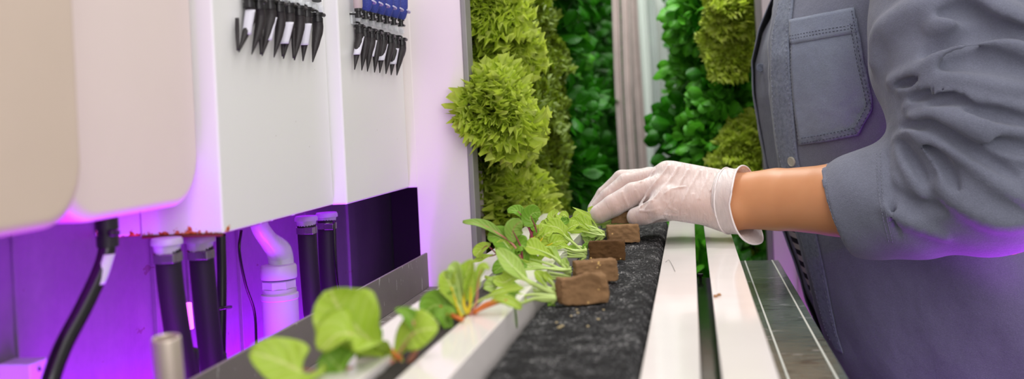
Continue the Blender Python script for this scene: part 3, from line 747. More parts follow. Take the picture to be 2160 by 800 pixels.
def clamp_ring(parent, p, ax, r, wd=.0034):
    o = lobj('clamp_band', [(r, -wd), (r+.0009, -wd), (r+.0009, wd), (r, wd)], p, ax, M['clamp'], parent, 28)
    box('clamp_screw', p.x+r*.2, p.x+r*1.25, p.y-r*1.15-.003, p.y-r*.75, p.z-.0035, p.z+.0035, M['clamp'], o, .0008)
    return o
def big_hose(label, pts, r, clamp=True, flange=True, group=None, mt='rubber'):
    P = [V(p) for p in pts]; P.append(V((P[-1].x, P[-1].y+.03, .3))); P.append(V((P[-1].x, P[-1].y, .0))); t = thing('rubber_hose', label, 'hose', P[0], group)
    n = 60; vs, fs = tube(P, r, n, 20); pyobj('hose', vs, fs, M[mt], t)
    top = P[0]; ax = (P[0]-P[1]).normalized()
    if flange: lobj('flange', [(r*.9, -.010), (r*1.04, -.001), (r*1.04, .0), (r*1.22, .0), (r*1.22, .003), (r*1.12, .005)], top, (0, 0, 1), M['pvcfit'], t, 28)
    if clamp: clamp_ring(t, top-ax*.0095, ax, r*1.02)
    return t
XH = -.398
big_hose('thick black hose under the rusty cabinet, left one of its pair', [atx(352, 516, XH), atx(360, 600, XH), atx(374, 700, XH), atx(392, 800, XH), atx(402, 870, XH)], .0098)
big_hose('thick black hose under the rusty cabinet, right one of its pair', [atx(422, 511, XH), atx(430, 600, XH), atx(440, 700, XH), atx(452, 800, XH), atx(462, 870, XH)], .0100)
big_hose('thick black hose with purple-lit flange, left one of the farther pair', [atx(646, 466, XH), atx(652, 560, XH), atx(660, 660, XH), atx(668, 730, XH)], .0098)
big_hose('thick black hose with purple-lit flange, right one of the farther pair', [atx(689, 458, XH), atx(692, 550, XH), atx(698, 650, XH), atx(702, 700, XH)], .0100)
pz = thing('black_conduit', 'thin straight black conduit with a small clip right of the hose pair', 'conduit', atx(466, 490, -.41))
tubeobj('pipe', [atx(466, 492, -.415), atx(468, 600, -.415), atx(466, 760, -.415)], .0042, M['rubber_shiny'], pz)
tubeobj('clip', [atx(462, 651, -.409), atx(487, 648, -.409)], .0015, M['rubber_shiny'], pz, n=2, ns=8)
tag(tubeobj('power_cable', [atx(509, 486, -.42), atx(505, 530, -.42), atx(518, 600, -.42), atx(537, 660, -.42), atx(541, 740, -.42)], .0013, M['rubber_shiny']), 'thin black cable curving down left of the pale pipe fitting', 'cable')
tag(tubeobj('power_cable', [atx(704, 466, -.385), atx(706, 540, -.385), atx(712, 600, -.385), atx(720, 640, -.385)], .0013, M['rubber_shiny']), 'thin black cable beside the rightmost thick hose', 'cable')
# pale PVC fitting with clear hose on top
f0 = atx(594, 700, -.402); f0.z = Z(-.30)
ft = thing('pipe_fitting', 'stack of pale PVC pipe couplings lit violet, clear hose looping into its top', 'pipe fitting', f0)
def zc_(py): return atx(594, py, -.402).z-f0.z
lobj('coupling', [(.0150, 0), (.0150, zc_(700)), (.0158, zc_(700)), (.0158, zc_(690))], f0, (0, 0, 1), M['pvcfit'], ft, 32)
lobj('coupling', [(.0175, zc_(760)), (.0175, zc_(630)), (.0182, zc_(628)), (.0182, zc_(618)), (.0165, zc_(616)), (.0165, zc_(606))], f0, (0, 0, 1), M['pvcfit'], ft, 32)
lobj('collar', [(.0150, zc_(610)), (.0172, zc_(604)), (.0172, zc_(590)), (.0150, zc_(588))], f0, (0, 0, 1), M['pvcfit'], ft, 8)
lobj('cap_ring', [(.0172, zc_(585)), (.0176, zc_(582)), (.0176, zc_(560)), (.0165, zc_(556)), (.013, zc_(555))], f0, (0, 0, 1), M['pvcfit'], ft, 32)
tubeobj('clear_hose', [atx(594, 560, -.402), atx(588, 530, -.402), atx(566, 506, -.402), atx(548, 478, -.402), atx(544, 450, -.402)], [.0125, .0125, .009, .0085, .0085], M['clearpanel'], ft, 24, 16)
tubeobj('inner_tube', [atx(590, 552, -.402), atx(572, 516, -.402), atx(552, 486, -.402), atx(546, 460, -.402)], .0028, M['pvcfit'], ft)
# tank drain hose
dh = thing('drain_hose', 'black drain hose with a blank pale sticker hanging from the tank down to the left', 'hose', atx(226, 486, -.40))
tubeobj('hose', [atx(227, 470, -.40), atx(226, 520, -.40), atx(213, 570, -.40), atx(176, 650, -.40), atx(134, 730, -.40), atx(108, 800, -.40), atx(100, 850, -.40)], .0058, M['rubber_shiny'], dh, 40, 16)
lobj('collar', [(.0062, -.010), (.0074, -.010), (.0074, -.002), (.0066, -.002), (.0066, .002), (.0078, .002), (.0078, .010), (.0062, .010)], atx(226, 490, -.40), (0, 0, 1), M['blackplastic'], dh)
tubeobj('clamp_tab', [atx(232, 492, -.393), atx(247, 491, -.393)], .0024, M['blackplastic'], dh, 2, 8)
# sticker wraps the aisle side of the hose
S0 = [atx(224, 536, -.40), atx(218, 556, -.40), atx(211, 578, -.40), atx(202, 600, -.40)]; vs = []; fs = []
SP = spline(S0, 10)
for p in SP:
    for q in range(7):
        an = -1.25+1.5*q/6; vs.append(p+V((math.cos(an)*.0061, math.sin(an)*.0061-.0005, 0)))
for k in range(10):
    for q in range(6): fs.append((k*7+q, k*7+q+1, (k+1)*7+q+1, (k+1)*7+q))
o = pyobj('sticker', vs, fs, M['label'], dh); mo = o.modifiers.new('s', 'SOLIDIFY'); mo.thickness = .0004
# stainless tube in the foreground and wall bracket
t0 = atz(352, 800, Z(-.2)); c0 = aty(350, 712, .50)
st = thing('steel_tube', 'short upright open-ended steel tube, blurred in the left foreground', 'tube', (c0.x, c0.y, Z(-.2)))
vs, fs = lathe([(.0078, Z(-.2)-c0.z), (.0078, -.001), (.0074, 0), (.0066, 0), (.0064, -.001), (.0064, -.06)], 32, c0, V((.02, -.11, 1)), cap=False); pyobj('tube', vs, fs, M['tube'], st)
bk = thing('wall_bracket', 'small white junction box at the bottom left beside the drain hose', 'junction box', atx(82, 790, -.46))
p = atx(62, 768, -.445); q = atx(100, 760, -.445)
box('body', -.4692, -.445, p.y, q.y, p.z-.05, p.z, M['pvcfit'], bk, .001)
lobj('screw', [(.0012, 0), (.0012, .001)], V((-.4450, (p.y+q.y)/2, p.z-.006)), (1, 0, 0), M['rubber'], bk, 10)
# narrow violet lamp between the hoses
gl = thing('grow_light', 'short glowing violet lamp glimpsed between the thick black hoses', 'grow light', atx(397, 690, -.455))
tubeobj('lamp_tube', [atx(396, 640, -.455), atx(401, 694, -.455)], [.0034, .0034], M['led'], gl, 4, 12)
box('lamp_base', -.4692, -.459, atx(396, 640, -.455).y-.004, atx(396, 640, -.455).y+.008, atx(401, 700, -.455).z, atx(396, 636, -.455).z, M['greyframe'], gl)

# ---- spikes hanging on the cabinets
def spike_row(xf, tips, cols, labels, prongs, wpx, group, rack_name, base_label, bends):
    for i, (tp, cp) in enumerate(zip(tips, cols)):
        off = .0062+.002*(i % 2); X = xf+off
        A = atx(cp[0], cp[1]+2, X); B = atx(tp[0], tp[1], X)
        t = thing('drip_spike', base_label[i], 'spike', A, group)
        r = wpx*.5*abs(A.y)/FP*1.15
        bend = bends[i]; mid = atx((cp[0]+tp[0])/2+bend, (cp[1]+tp[1])/2, X)
        tubeobj('spike', [A, atx(cp[0]+bend*.5, cp[1]*.75+tp[1]*.25, X), mid, B], [r, r*1.08, r*1.05, r*.78, r*.10], M['spike'], t, 22, 14)
        lobj('collar', [(r*.9, -.004), (r*1.12, -.004), (r*1.12, 0), (r*.95, 0), (r*.95, .0025), (r*1.2, .0025), (r*1.2, .005), (r*.8, .005)], A, (0, 0, 1), M['blackplastic'], t, 18)
        tubeobj('peg', [A+V((r*.6, .0, .0035)), A+V((r*.6, r*2.1, .0035))], r*.42, M['blackplastic'], t, 2, 8)
        tubeobj('hook', [A+V((0, 0, .003)), A+V((0, 0, .007)), V((xf-.0005, A.y, A.z+.008))], r*.25, M['blackplastic'], t, 8, 6)
        if i in labels:
            a_, b_ = labels[i]
            L0 = atx(*a_, X); L1 = atx(*b_, X); Lm = (L0+L1)*.5; ww = r*.78
            vs = []; fs = []; uvw = []
            n = 8
            for k in range(n+1):
                c = L0.lerp(L1, k/n)
                for q in range(7):
                    an = -1.15-.95+1.9*q/6; rr = r*1.13*(1-.12*k/n)
                    vs.append(V((c.x+math.cos(an)*rr, c.y+math.sin(an)*rr, c.z)))
            for k in range(n):
                for q in range(6): fs.append((k*7+q, k*7+q+1, (k+1)*7+q+1, (k+1)*7+q))
            o = pyobj('name_tag', vs, fs, M['label'], t); m = o.modifiers.new('s', 'SOLIDIFY'); m.thickness = .0004
        if i in prongs:
            a_, b_ = prongs[i]
            tubeobj('prong', [atx(*a_, X-.002), atx((a_[0]+b_[0])/2-.5, (a_[1]+b_[1])/2, X-.002), atx(*b_, X)], [r*.38, r*.42, r*.36, r*.3], M['spike'], t, 12, 10)
tips1 = [(504, 110), (531, 115), (553, 118), (578, 121), (598, 124), (621, 127), (639, 129), (659.5, 131)]
cols1 = [(525, 4), (545, 8), (569, 8), (588, 14), (609, 17), (630, 22), (646, 25), (669, 36)]
lab1 = {0: ((528, 22), (520, 74)), 2: ((574, 38), (564, 86)), 4: ((609, 48), (599, 93)), 6: ((647, 51), (641, 96))}
pro1 = {0: ((500, 38), (502, 106)), 2: ((550, 46), (551, 114)), 4: ((596, 58), (597, 118)), 5: ((619, 60), (620, 122))}
names1 = ['first spike from the left on the rusty cabinet, long tag and V prong', 'second spike from the left on the rusty cabinet, bare and ribbed', 'third spike from the left on the rusty cabinet, narrow slanted tag',
          'fourth spike from the left on the rusty cabinet, bare and thick', 'fifth spike from the left on the rusty cabinet, slanted pale tag', 'sixth spike from the left on the rusty cabinet, bare with a side prong',
          'seventh spike from the left on the rusty cabinet, wide printed tag', 'rightmost bare spike on the rusty cabinet with a peg on its collar']
spike_row(-.36, tips1, cols1, lab1, pro1, 20, 'black spikes hung on the rusty cabinet', 'rack', names1, [8, 8, 5, 6, 3, 4, 1, 3])
tips2 = [(748, 147), (763, 148.5), (775, 151), (790, 153), (801, 154), (814, 156), (825, 158.6), (837, 159)]
cols2 = [(758, 60), (769, 68), (783, 70), (795, 74), (808, 76), (822, 81), (833, 85), (847, 87)]
lab2 = {0: ((760, 78), (752, 116)), 2: ((787, 86), (781, 120)), 4: ((810, 94), (803, 128)), 6: ((833, 103), (828, 136))}
ordn = ['first', 'second', 'third', 'fourth', 'fifth', 'sixth', 'seventh', 'eighth']
names2 = ['%s spike from left, lower row on the farther cabinet, %s' % (ordn[i], 'pale tag' if i % 2 == 0 else 'bare') for i in range(8)]
spike_row(-.346, tips2, cols2, lab2, {}, 15.5, 'lower row of spikes on the farther cabinet', 'rack', names2, [1, 2, 0, 1, 0, 1, 0, 1])
# pale clear racks holding them
def rack(label, xf, p0, p1, h, n):
    A = atx(*p0, xf+.004); B = atx(*p1, xf+.004)
    t = thing('clear_rack', label, 'rack', A)
    bm = bmesh.new(); L = B.y-A.y; z = (A.z+B.z)/2
    bx(bm, xf+.0002, xf+.0028, A.y, B.y, z-h/2, z+h/2, .0008)
    bmobj('bar', bm, M['clear'], t)
    for k in range(n):
        y = A.y+L*(k+.5)/n
        lobj('cup', [(.0022, 0), (.0034, .001), (.0036, .004), (.003, .0045)], V((xf+.0026, y, z)), (1, 0, 0), M['clear'], t, 14)
rack('clear plastic rack holding the black spikes on the rusty cabinet', -.36, (560, 2), (682, 8), .016, 8)
rack('clear plastic rack between the two rows on the farther cabinet', -.346, (746, 46), (852, 60), .013, 8)
# upper row: collars with blue mesh bells
for i in range(7):
    u = i/6; px = 756+u*90; X = -.346+.0095
    A = atx(px, 30+u*20, X); r = .0034
    t = thing('drip_spike', '%s from left, upper row on the farther cabinet, %s' % (ordn[i], 'blue bell on a black collar' if i else 'plain black collar'), 'spike', A, 'upper row of spikes on the farther cabinet')
    lobj('collar', [(r, -.0035), (r*1.15, -.0035), (r*1.15, -.001), (r*.8, -.001), (r*.8, .003), (r*1.2, .003), (r*1.2, .006), (r*.7, .010)], A, (0, 0, 1), M['blackplastic'], t, 18)
    tubeobj('peg', [A+V((r*.6, 0, -.002)), A+V((r*.6, r*2.2, -.002))], r*.4, M['blackplastic'], t, 2, 8)
    tubeobj('hook', [A, V((-.3465, A.y, A.z+.001))], r*.3, M['blackplastic'], t, 4, 6)
    if i:
        lobj('bell', [(r*.9, .004), (r*1.5, .007), (r*1.95, .013), (r*2.0, .022), (r*1.8, .030), (r*1.2, .036)], A, (.12, 0, 1), M['blue'], t, 24)
        lobj('rim', [(r*2.02, .016), (r*2.08, .0165), (r*2.08, .0172), (r*2.02, .0177)], A, (.3, .25, 1), M['bluerim'], t, 24)
    else:
        lobj('bell', [(r*1.0, .004), (r*1.4, .008), (r*1.5, .026), (r*1.2, .03)], A, (0, 0, 1), M['strip_dirty'], t, 20)
A = atx(668, 0, -.352)
k0 = thing('drip_spike', 'black collar cut off by the top of the photo above the first rack', 'spike', A)
lobj('collar', [(.004, -.001), (.0046, -.001), (.0046, .003), (.0035, .003), (.0035, .02)], A, (0, .25, 1), M['blackplastic'], k0, 18)
tubeobj('hook', [A+V((0, 0, .01)), V((-.3605, A.y, A.z+.012))], .001, M['blackplastic'], k0, 4, 6)

# ================================================================ BACKGROUND PLANT WALLS
def frill_leaf(base, d, nrm, L, seed, wide, amp, NR=7, NT=44):
    s_ = d.cross(nrm).normalized(); n_ = s_.cross(d).normalized(); vs = []; uv = []; fs = []; T = 1.35
    for i in range(NR+1):
        r = i/NR
        for k in range(NT+1):
            th = T*(2*k/NT-1); q = th/T
            Rr = L*(1-.42*q*q)*(1+.05*math.sin(7*th+seed)+.035*math.sin(19*th+seed*2)+.03*math.sin(41*th+seed*5))
            rr = .10+.90*r
            p = base+d*(Rr*rr*math.cos(th*.9))+s_*(Rr*rr*math.sin(th*.9)*wide)
            z = (.16+.25*math.sin(seed*7))*L*r*r*(1-abs(q)*.5)+.10*L*q*q*r+amp*L*r**3*(math.sin(15*th+seed)+.55*math.sin(33*th+seed*3))-.16*L*max(0, r-.6)
            vs.append(p+n_*z+d*(amp*.35*L*r**3*math.sin(24*th+seed))); uv.append((.5+.5*q, r))
    for i in range(NR):
        for k in range(NT): fs.append((i*(NT+1)+k, i*(NT+1)+k+1, (i+1)*(NT+1)+k+1, (i+1)*(NT+1)+k))
    return vs, fs, uv
def rosette(name, nl, R, mat, seed, frill=.24, Rw=.85):
    rs = random.Random(seed); VS = []; FS = []; UV = []
    for k in range(nl):
        el = .15+1.25*(k/nl)+rs.uniform(-.15, .15); az = k*2.399+rs.uniform(-.3, .3); L = R*(1.05-.45*k/nl)*rs.uniform(.85, 1.1)
        d = V((math.cos(az)*math.cos(el), math.sin(az)*math.cos(el), math.sin(el))); up = V((0, 0, 1))
        nrm = (V((0, 0, 1))-d*d.z).normalized() if el < 1.3 else V((-math.cos(az), -math.sin(az), .2)).normalized()
        vs, fs, uv = frill_leaf(d*L*.03, d, nrm, L*.80, rs.uniform(0, 6), .60, frill*.35, 5, 26)
        side = d.cross(nrm).normalized()
        for q in range(7):
            an = (q-3)*.42+rs.uniform(-.12, .12); lift = rs.uniform(-.35, .55); rr_ = L*rs.uniform(.52, .66)*(1-.12*abs(q-3)/3)
            dd = (d*math.cos(an)+side*math.sin(an)*.9+nrm*lift).normalized()
            bp = d*rr_*math.cos(an*.8)+side*rr_*math.sin(an*.8)*.62+nrm*L*.08
            nn = (nrm+V((rs.uniform(-.5, .5), rs.uniform(-.5, .5), rs.uniform(-.5, .5)))).normalized()
            if abs(nn.dot(dd)) > .9: nn = nrm
            v2_, f2_, u2_ = frill_leaf(bp, dd, nn, L*rs.uniform(.30, .42), rs.uniform(0, 6), .95, frill*1.1, 4, 30)
            n0 = len(vs); vs += v2_; uv += [(.3+.4*a, .3+.4*b) for a, b in u2_]; fs += [tuple(i+n0 for i in f) for f in f2_]
        n = len(VS); VS += vs; UV += uv; FS += [tuple(i+n for i in f) for f in fs]
    me = bpy.data.meshes.new(name); me.from_pydata([tuple(v) for v in VS], [], FS); me.update()
    ul = me.uv_layers.new(name='UVMap')
    for l in me.loops: ul.data[l.index].uv = UV[l.vertex_index]
    me.materials.append(mat); smooth(me); return me
def bush(name, nl, R, mat, seed, lw=.42):
    rs = random.Random(seed); VS = []; FS = []; UV = []
    for k in range(nl):
        d = V((rs.gauss(0, 1), rs.gauss(0, 1), rs.gauss(.4, .9))).normalized(); rad = R*rs.uniform(.35, 1)
        c = d*rad; L = R*rs.uniform(.26, .48); out = (d+V((rs.uniform(-.5, .5), rs.uniform(-.5, .5), rs.uniform(-.5, .3)))).normalized()
        nrm = V((rs.uniform(-.5, .5), rs.uniform(-.5, .5), 1)).normalized()
        nrm = (nrm*.6+d*.6).normalized()
        vs, fs, uv = leaf_geo([c, c+out*L*.5+nrm*L*.06, c+out*L-V((0, 0, L*.12))], L*1.25*lw*1.4, nrm, 'round', -.18, .05, rs.uniform(0, 6), 6, 4)
        n = len(VS); VS += vs; UV += uv; FS += [tuple(i+n for i in f) for f in fs]
        sv, sf = tube([V((0, 0, 0)), c*.5, c], [R*.02, R*.012], 3, 4, False)
        n = len(VS); VS += sv; UV += [(.5, .5)]*len(sv); FS += [tuple(i+n for i in f) for f in sf]
    me = bpy.data.meshes.new(name); me.from_pydata([tuple(v) for v in VS], [], FS); me.update()
    ul = me.uv_layers.new(name='UVMap')
    for l in me.loops: ul.data[l.index].uv = UV[l.vertex_index]
    me.materials.append(mat); smooth(me); return me
LM = [rosette('lettuce', 22, .078, M['lettuce'], s) for s in (1, 2, 3)]
LD = [rosette('lettuce', 20, .070, M['lettuce_deep'], s) for s in (4, 5, 6)]
BM_ = [bush('basil_plant', 190, .085, M['basil'], s) for s in (7, 8, 9)]
BL = [bush('basil_plant', 180, .08, M['basil_l'], s) for s in (10, 11)]
def place(me, name, loc, out, scale, label, cat, group):
    o = bpy.data.objects.new(name, me); C.objects.link(o); o.location = loc
    q = V(out).normalized().to_track_quat('Z', 'Y'); o.rotation_euler = (q.to_matrix()@Matrix.Rotation(random.uniform(0, 6.28), 3, 'Z')).to_euler()
    o.scale = (scale,)*3; tag(o, label, cat, group); return o
# towers they grow from
def wall_tower(x, y, label, side, z0=.0, z1=2.3, w=.05, mat='strip_dirty', cat='grow tower', group=None):
    t = thing('grow_tower', label, cat, (x, y, z0), group)
    bm = bmesh.new(); bx(bm, x-w*.5, x+w*.5, y-w*.5, y-w*.5+.004, z0, z1, .0008); bx(bm, x-w*.5, x+w*.5, y+w*.5-.004, y+w*.5, z0, z1, .0008)
    xs = x-side*w*.5; bx(bm, min(xs, xs+side*.004), max(xs, xs+side*.004), y-w*.5, y+w*.5, z0, z1, .0008)
    bmobj('channel', bm, M[mat], t); box('medium', x-w*.35, x+w*.35, y-w*.4, y+w*.4, z0+.01, z1-.01, M['soil'], t, 0)
    return t
for i, y in enumerate((1.27, 1.39, 1.51, 1.63)):
    wall_tower(-.30, y, 'planted tower hidden in the frilly lettuce wall beyond the partition', 1, mat='strip_dirty', group='towers in the lettuce wall')
for i, y in enumerate((1.78, 1.95, 2.12, 2.3, 2.48, 2.66, 2.84, 3.02)):
    wall_tower(-.33, y, 'planted tower hidden behind the dark green plants on the left', 1, mat='strip_dirty', group='towers behind the dark green plants')
LG = 'frilly lettuces in the left plant wall'
# bright, lit lettuces nearest the partition (each with its own label)
bright = [((1035, 20), 1.31, 1.0, 'frilly yellow-green lettuce at the top beside the tall partition'),
          ((1058, 105), 1.33, .95, 'frilly lettuce with pale ribs below the topmost one beside the partition'),
          ((1044, 240), 1.225, 1.0, 'large frilly lettuce overhanging the partition edge at mid height'),
          ((1072, 282), 1.35, .95, 'frilly lettuce to the right of and below the large overhanging one'),
          ((1035, 345), 1.33, .85, 'frilly lettuce with wilting brown base under the large overhanging one'),
          ((1026, 450), 1.38, .7, 'small bright lettuce low beside the partition, above the seedlings')]
for (pp, y, s, lb) in bright:
    p = aty(pp[0], pp[1], y); place(random.choice(LM), 'lettuce', p+V((-.01, 0, 0)), (.75, -.75, .35), s, lb, 'lettuce', LG)
for y in (1.36, 1.46, 1.56, 1.66, 1.76):
    for k in range(9):
        z = Z(-.36)+k*.078+random.uniform(-.012, .012)
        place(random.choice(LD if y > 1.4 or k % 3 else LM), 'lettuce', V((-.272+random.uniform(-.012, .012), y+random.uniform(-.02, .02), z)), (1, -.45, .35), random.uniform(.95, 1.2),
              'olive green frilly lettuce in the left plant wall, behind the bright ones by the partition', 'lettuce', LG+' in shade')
for iy in range(9):
    y = 1.88+iy*.16
    for k in range(8):
        z = Z(-.48)+k*.125+random.uniform(-.02, .02)
        place(random.choice(BM_+(BL[:1] if iy < 2 else [])), 'basil_plant', V((-.29+random.uniform(-.02, .03)-.008*iy+.012*max(0, iy-4), y, z)), (1, -.5, .4), random.uniform(.95, 1.25),
              'bushy dark green plant left of the pale hanging strips', 'plant', 'dark green plants left of the strips')
# far end and right rows
for ix in range(9):
    for k in range(8):
        place(random.choice(BM_), 'basil_plant', V((-.42+ix*.125, 3.45+random.uniform(-.1, .1), Z(-.7)+k*.17)), (0, -1, .2), random.uniform(1.2, 1.5),
              'bushy dark green plant at the far end of the aisle', 'plant', 'dark green plants at the far end')
for iy in range(6):
    y = 2.0+iy*.22
    for k in range(8):
        z = Z(-.5)+k*.135+random.uniform(-.02, .02)
        place(random.choice(BM_+BL[:1]), 'basil_plant', V((.115+random.uniform(-.03, .02)-.018*iy, y, z)), (-1, -.6, .4), random.uniform(1.0, 1.25),
              'bushy dark green plant right of the pale hanging strips', 'plant', 'dark green plants right of the strips')
for i, y in enumerate((1.72, 1.84, 2.0, 2.2, 2.42, 2.64, 2.86)):
    wall_tower(.185, y, 'planted tower behind the green plants right of the hanging strips', -1, mat='strip_dirty', group='towers on the right side')
for k, (px, py, y, s, me, lb) in enumerate([
        (1556, 22, 1.78, 1.0, LM[0], 'bright frilly lettuce at the top left of the denim shirt'), (1535, 85, 1.80, .8, LM[1], 'bright frilly lettuce second from the top left of the shirt'),
        (1555, 125, 1.78, .75, LM[2], 'bright frilly lettuce third from the top left of the shirt'), (1580, 285, 1.78, .7, LM[0], 'bright lettuce beside the shirt front at mid height'),
        (1572, 335, 1.76, .85, LM[2], 'bright lettuce directly above the gloved wrist'), (1545, 215, 1.85, .9, BL[0], 'mid green leafy plant left of the shirt buttons'),
        (1500, 150, 1.95, 1.0, BL[1], 'mid green leafy plant between hanging strips and bright lettuces'), (1480, 290, 1.95, 1.1, BM_[0], 'dark leafy plant above the back of the gloved hand'),
        (1525, 290, 1.85, 1.0, BL[0], 'mid green leafy plant above the glove cuff'), (1495, 30, 1.9, 1.0, BL[1], 'mid green leafy plant at the top between strips and bright lettuce'),
        (1570, 500, 1.86, 1.0, BL[0], 'green leafy plant glimpsed under the forearm past the bench end'), (1555, 550, 1.84, .9, LM[1], 'yellow-green lettuce just past the far end of the wet bench'),
        (1590, 470, 1.95, .9, BM_[1], 'dark leafy plant under the forearm beside the violet-lit partition'), (1475, 560, 1.8, 1.2, BL[0], 'green plant seen through the slot of the empty tower'),
        (1530, 430, 1.9, 1.2, BM_[2], 'dark leafy plant hidden mostly behind the gloved hand'), (1510, 640, 1.75, 1.3, BM_[1], 'dark plant low past the bench end, seen through the slot')]):
    p = aty(px, py, y); place(me, 'lettuce' if 'lettuce' in lb.split(' at ')[0] and me in LM else 'basil_plant', p, (-.5, -.9, .35), s, lb, 'lettuce' if me in LM else 'plant', None if False else 'bright plants left of the shirt')
for iy in range(3):
    for k in range(7):
        place(BM_[k % 3], 'basil_plant', V((.085+.01*iy, 1.88+iy*.09, Z(-.42)+k*.115)), (-1, -.7, .3), 1.0, 'dark green plant behind the bright ones left of the shirt', 'plant', 'dark green plants behind the bright ones')

# pale hanging strips in the middle
strips = [(1298, 1309, 2.2, 'strip_dirty', 'narrow stained strip, leftmost of the hanging strips in the aisle'), (1317, 1330, 2.2, 'strip_dirty', 'second narrow stained strip in the aisle, beside the leftmost'),
          (1334, 1350, 2.3, 'strip_dirty', 'third hanging strip from the left, brownish edge'), (1351, 1368, 2.45, 'strip', 'middle pale hanging strip in the aisle'),
          (1369, 1386, 2.6, 'clearpanel', 'translucent hanging strip right of the middle one'), (1384, 1422, 2.7, 'strip', 'broad whitish hanging strip, rightmost and brightest')]
for (a, b_, y, mt, lb) in strips:
    p = aty(a-3, 60, y); q = aty(b_-3, 60, y)
    t = thing('hanging_strip', lb, 'plastic strip', ((p.x+q.x)/2, y, Z(-.6)))
    w = q.x-p.x; vs = []; fs = []; n = 10; m = 30
    # shallow curved channel, hanging, slight sway
    for i in range(m+1):
        z = Z(-.75)+1.6*i/m; sw = .0022*math.sin(i*.5+a)
        for k in range(n+1):
            u = k/n; vs.append(V((p.x+w*u+sw, y+.012*(1-(2*u-1)**2)+.002*math.sin(u*14), z)))
    for i in range(m):
        for k in range(n): fs.append((i*(n+1)+k, i*(n+1)+k+1, (i+1)*(n+1)+k+1, (i+1)*(n+1)+k))
    o = pyobj('strip', vs, fs, M[mt], t); mo = o.modifiers.new('s', 'SOLIDIFY'); mo.thickness = .003
p = aty(1424, 270, 2.3); ep = thing('end_cap', 'small white cap among the leaves right of the hanging strips', 'cap', p)
lobj('cap', [(.010, -.02), (.012, -.02), (.013, 0), (.009, .004)], p, (.2, -1, 0), M['strip'], ep, 20)
for (x0, x1, y, lb) in ((1432, 1424, 2.35, 'thin clear tube hanging diagonally among the leaves near the top'),):
    tag(tubeobj('clear_tube', [aty(1408, 0, y), aty(1418, 60, y), aty(1432, 140, y), aty(1434, 160, y)], .006, M['clearpanel'], n=12), lb, 'tube')

# ================================================================ THE PERSON
CX_A, CY, BB = .205, 1.385, .195
def proj(p):
    d = V(p)-CAM; f = -math.sin(YAW)*d.x+math.cos(YAW)*d.y; u = (math.cos(YAW)*d.x+math.sin(YAW)*d.y)/f*FP; v = d.z/f*FP
    return (1080+u*math.cos(ROLL)-v*math.sin(ROLL), 254-(u*math.sin(ROLL)+v*math.cos(ROLL)))
sil = [(-190, 1700), (-100, 1672), (0, 1636), (60, 1610), (130, 1591), (200, 1590), (280, 1601), (355, 1614), (480, 1650), (560, 1680), (640, 1706), (720, 1742), (800, 1792), (900, 1830)]
silz = []
for (py, px) in sil:
    p = aty(px, py, CY); silz.append((p.z, p.x))
silz.sort()
def silx(z):
    if z <= silz[0][0]: return silz[0][1]
    for (z0, x0), (z1, x1) in zip(silz[:-1], silz[1:]):
        if z <= z1: return x0+(x1-x0)*(z-z0)/(z1-z0)
    return silz[-1][1]
def ringp(phi, z, off=0.0):
    zr = z-ZC; sh = max(0, zr-.16)/.14; a = CX_A*(1-.25*min(1, sh)); b = (BB)*(1-.28*min(1, sh)**2)
    x0 = silx(z); cx = x0+a if sh == 0 else x0+a*.98; e = 2/2.25
    c, s_ = math.cos(phi), math.sin(phi)
    x = cx-(a+off)*math.copysign(abs(c)**e, c); y = CY-(b+off)*math.copysign(abs(s_)**e, s_)
    return V((x, y, z))
def solve_phi(px, z, lo=0.0, hi=1.5):
    best = lo
    for i in range(160):
        ph = lo+(hi-lo)*i/159; q = proj(ringp(ph, z))
        best = ph
        if q[0] >= px: break
    return best
near_edge = [(-190, 1688), (0, 1644), (100, 1626), (200, 1628), (300, 1642), (355, 1652), (480, 1686), (560, 1708), (640, 1728), (700, 1748), (745, 1776), (900, 1804)]
def pxat(lst, py):
    for (a, x0), (b, x1) in zip(lst[:-1], lst[1:]):
        if py <= b: return x0+(x1-x0)*(py-a)/(b-a)
    return lst[-1][1]
zs = [Z(-.42)+i*.0062 for i in range(int((.285+.42)/.0062)+1)]
def py_of(z): return proj(V((silx(z)+.02, CY-.05, z)))[1]
phn = [solve_phi(pxat(near_edge, py_of(z)), z, .02, 1.3) for z in zs]
person = thing('person', 'person in grey-blue denim shirt leaning over the bench, gloved hand holding a seedling plug', 'person', (.30, 1.38, 0))
shirt = None
def shirt_off(ph, z):
    zr = z-ZC
    d = .0045*noise.noise(V((math.cos(ph)*1.6, math.sin(ph)*1.6, z*3.2)))*1.6
    d += .003*noise.noise(V((math.cos(ph)*5, math.sin(ph)*5, z*7+3)))
    d += .0008*noise.noise(V((math.cos(ph)*26, math.sin(ph)*26, z*40)))
    if zr < -.05:
        k = min(1, (-zr-.05)/.15); d += k*(.010*math.sin(ph*5.2+zr*6+.6)+.004*math.sin(ph*11+zr*14))*min(1, max(0, (ph-.7)/.4))*(1 if ph < 5.2 else 0)
    return d
NPH = 230; vs = []; fs = []
for i, z in enumerate(zs):
    p0 = phn[i]; p1 = 2*math.pi+.02
    for k in range(NPH+1):
        u = k/NPH; ph = p0+(p1-p0)*u
        off = shirt_off(ph, z)+.0035*math.exp(-(u*20)**2)
        vs.append(ringp(ph, z, off))
for i in range(len(zs)-1):
    for k in range(NPH): a = i*(NPH+1)+k; fs.append((a, a+NPH+1, a+NPH+2, a+1))
shirt = pyobj('shirt', vs, fs, M['denim'], person)
bvh = BVHTree.FromPolygons([tuple(v) for v in vs], fs)
m = shirt.modifiers.new('s', 'SOLIDIFY'); m.thickness = .0012; m.offset = -1
def on_shirt(px, py, off=.0016):
    d = ray(px, py).normalized(); r_ = bvh.ray_cast(CAM, d)
    if r_[0] is None: return None
    n = r_[1] if r_[1].dot(d) < 0 else -r_[1]
    return r_[0]+n*off, n
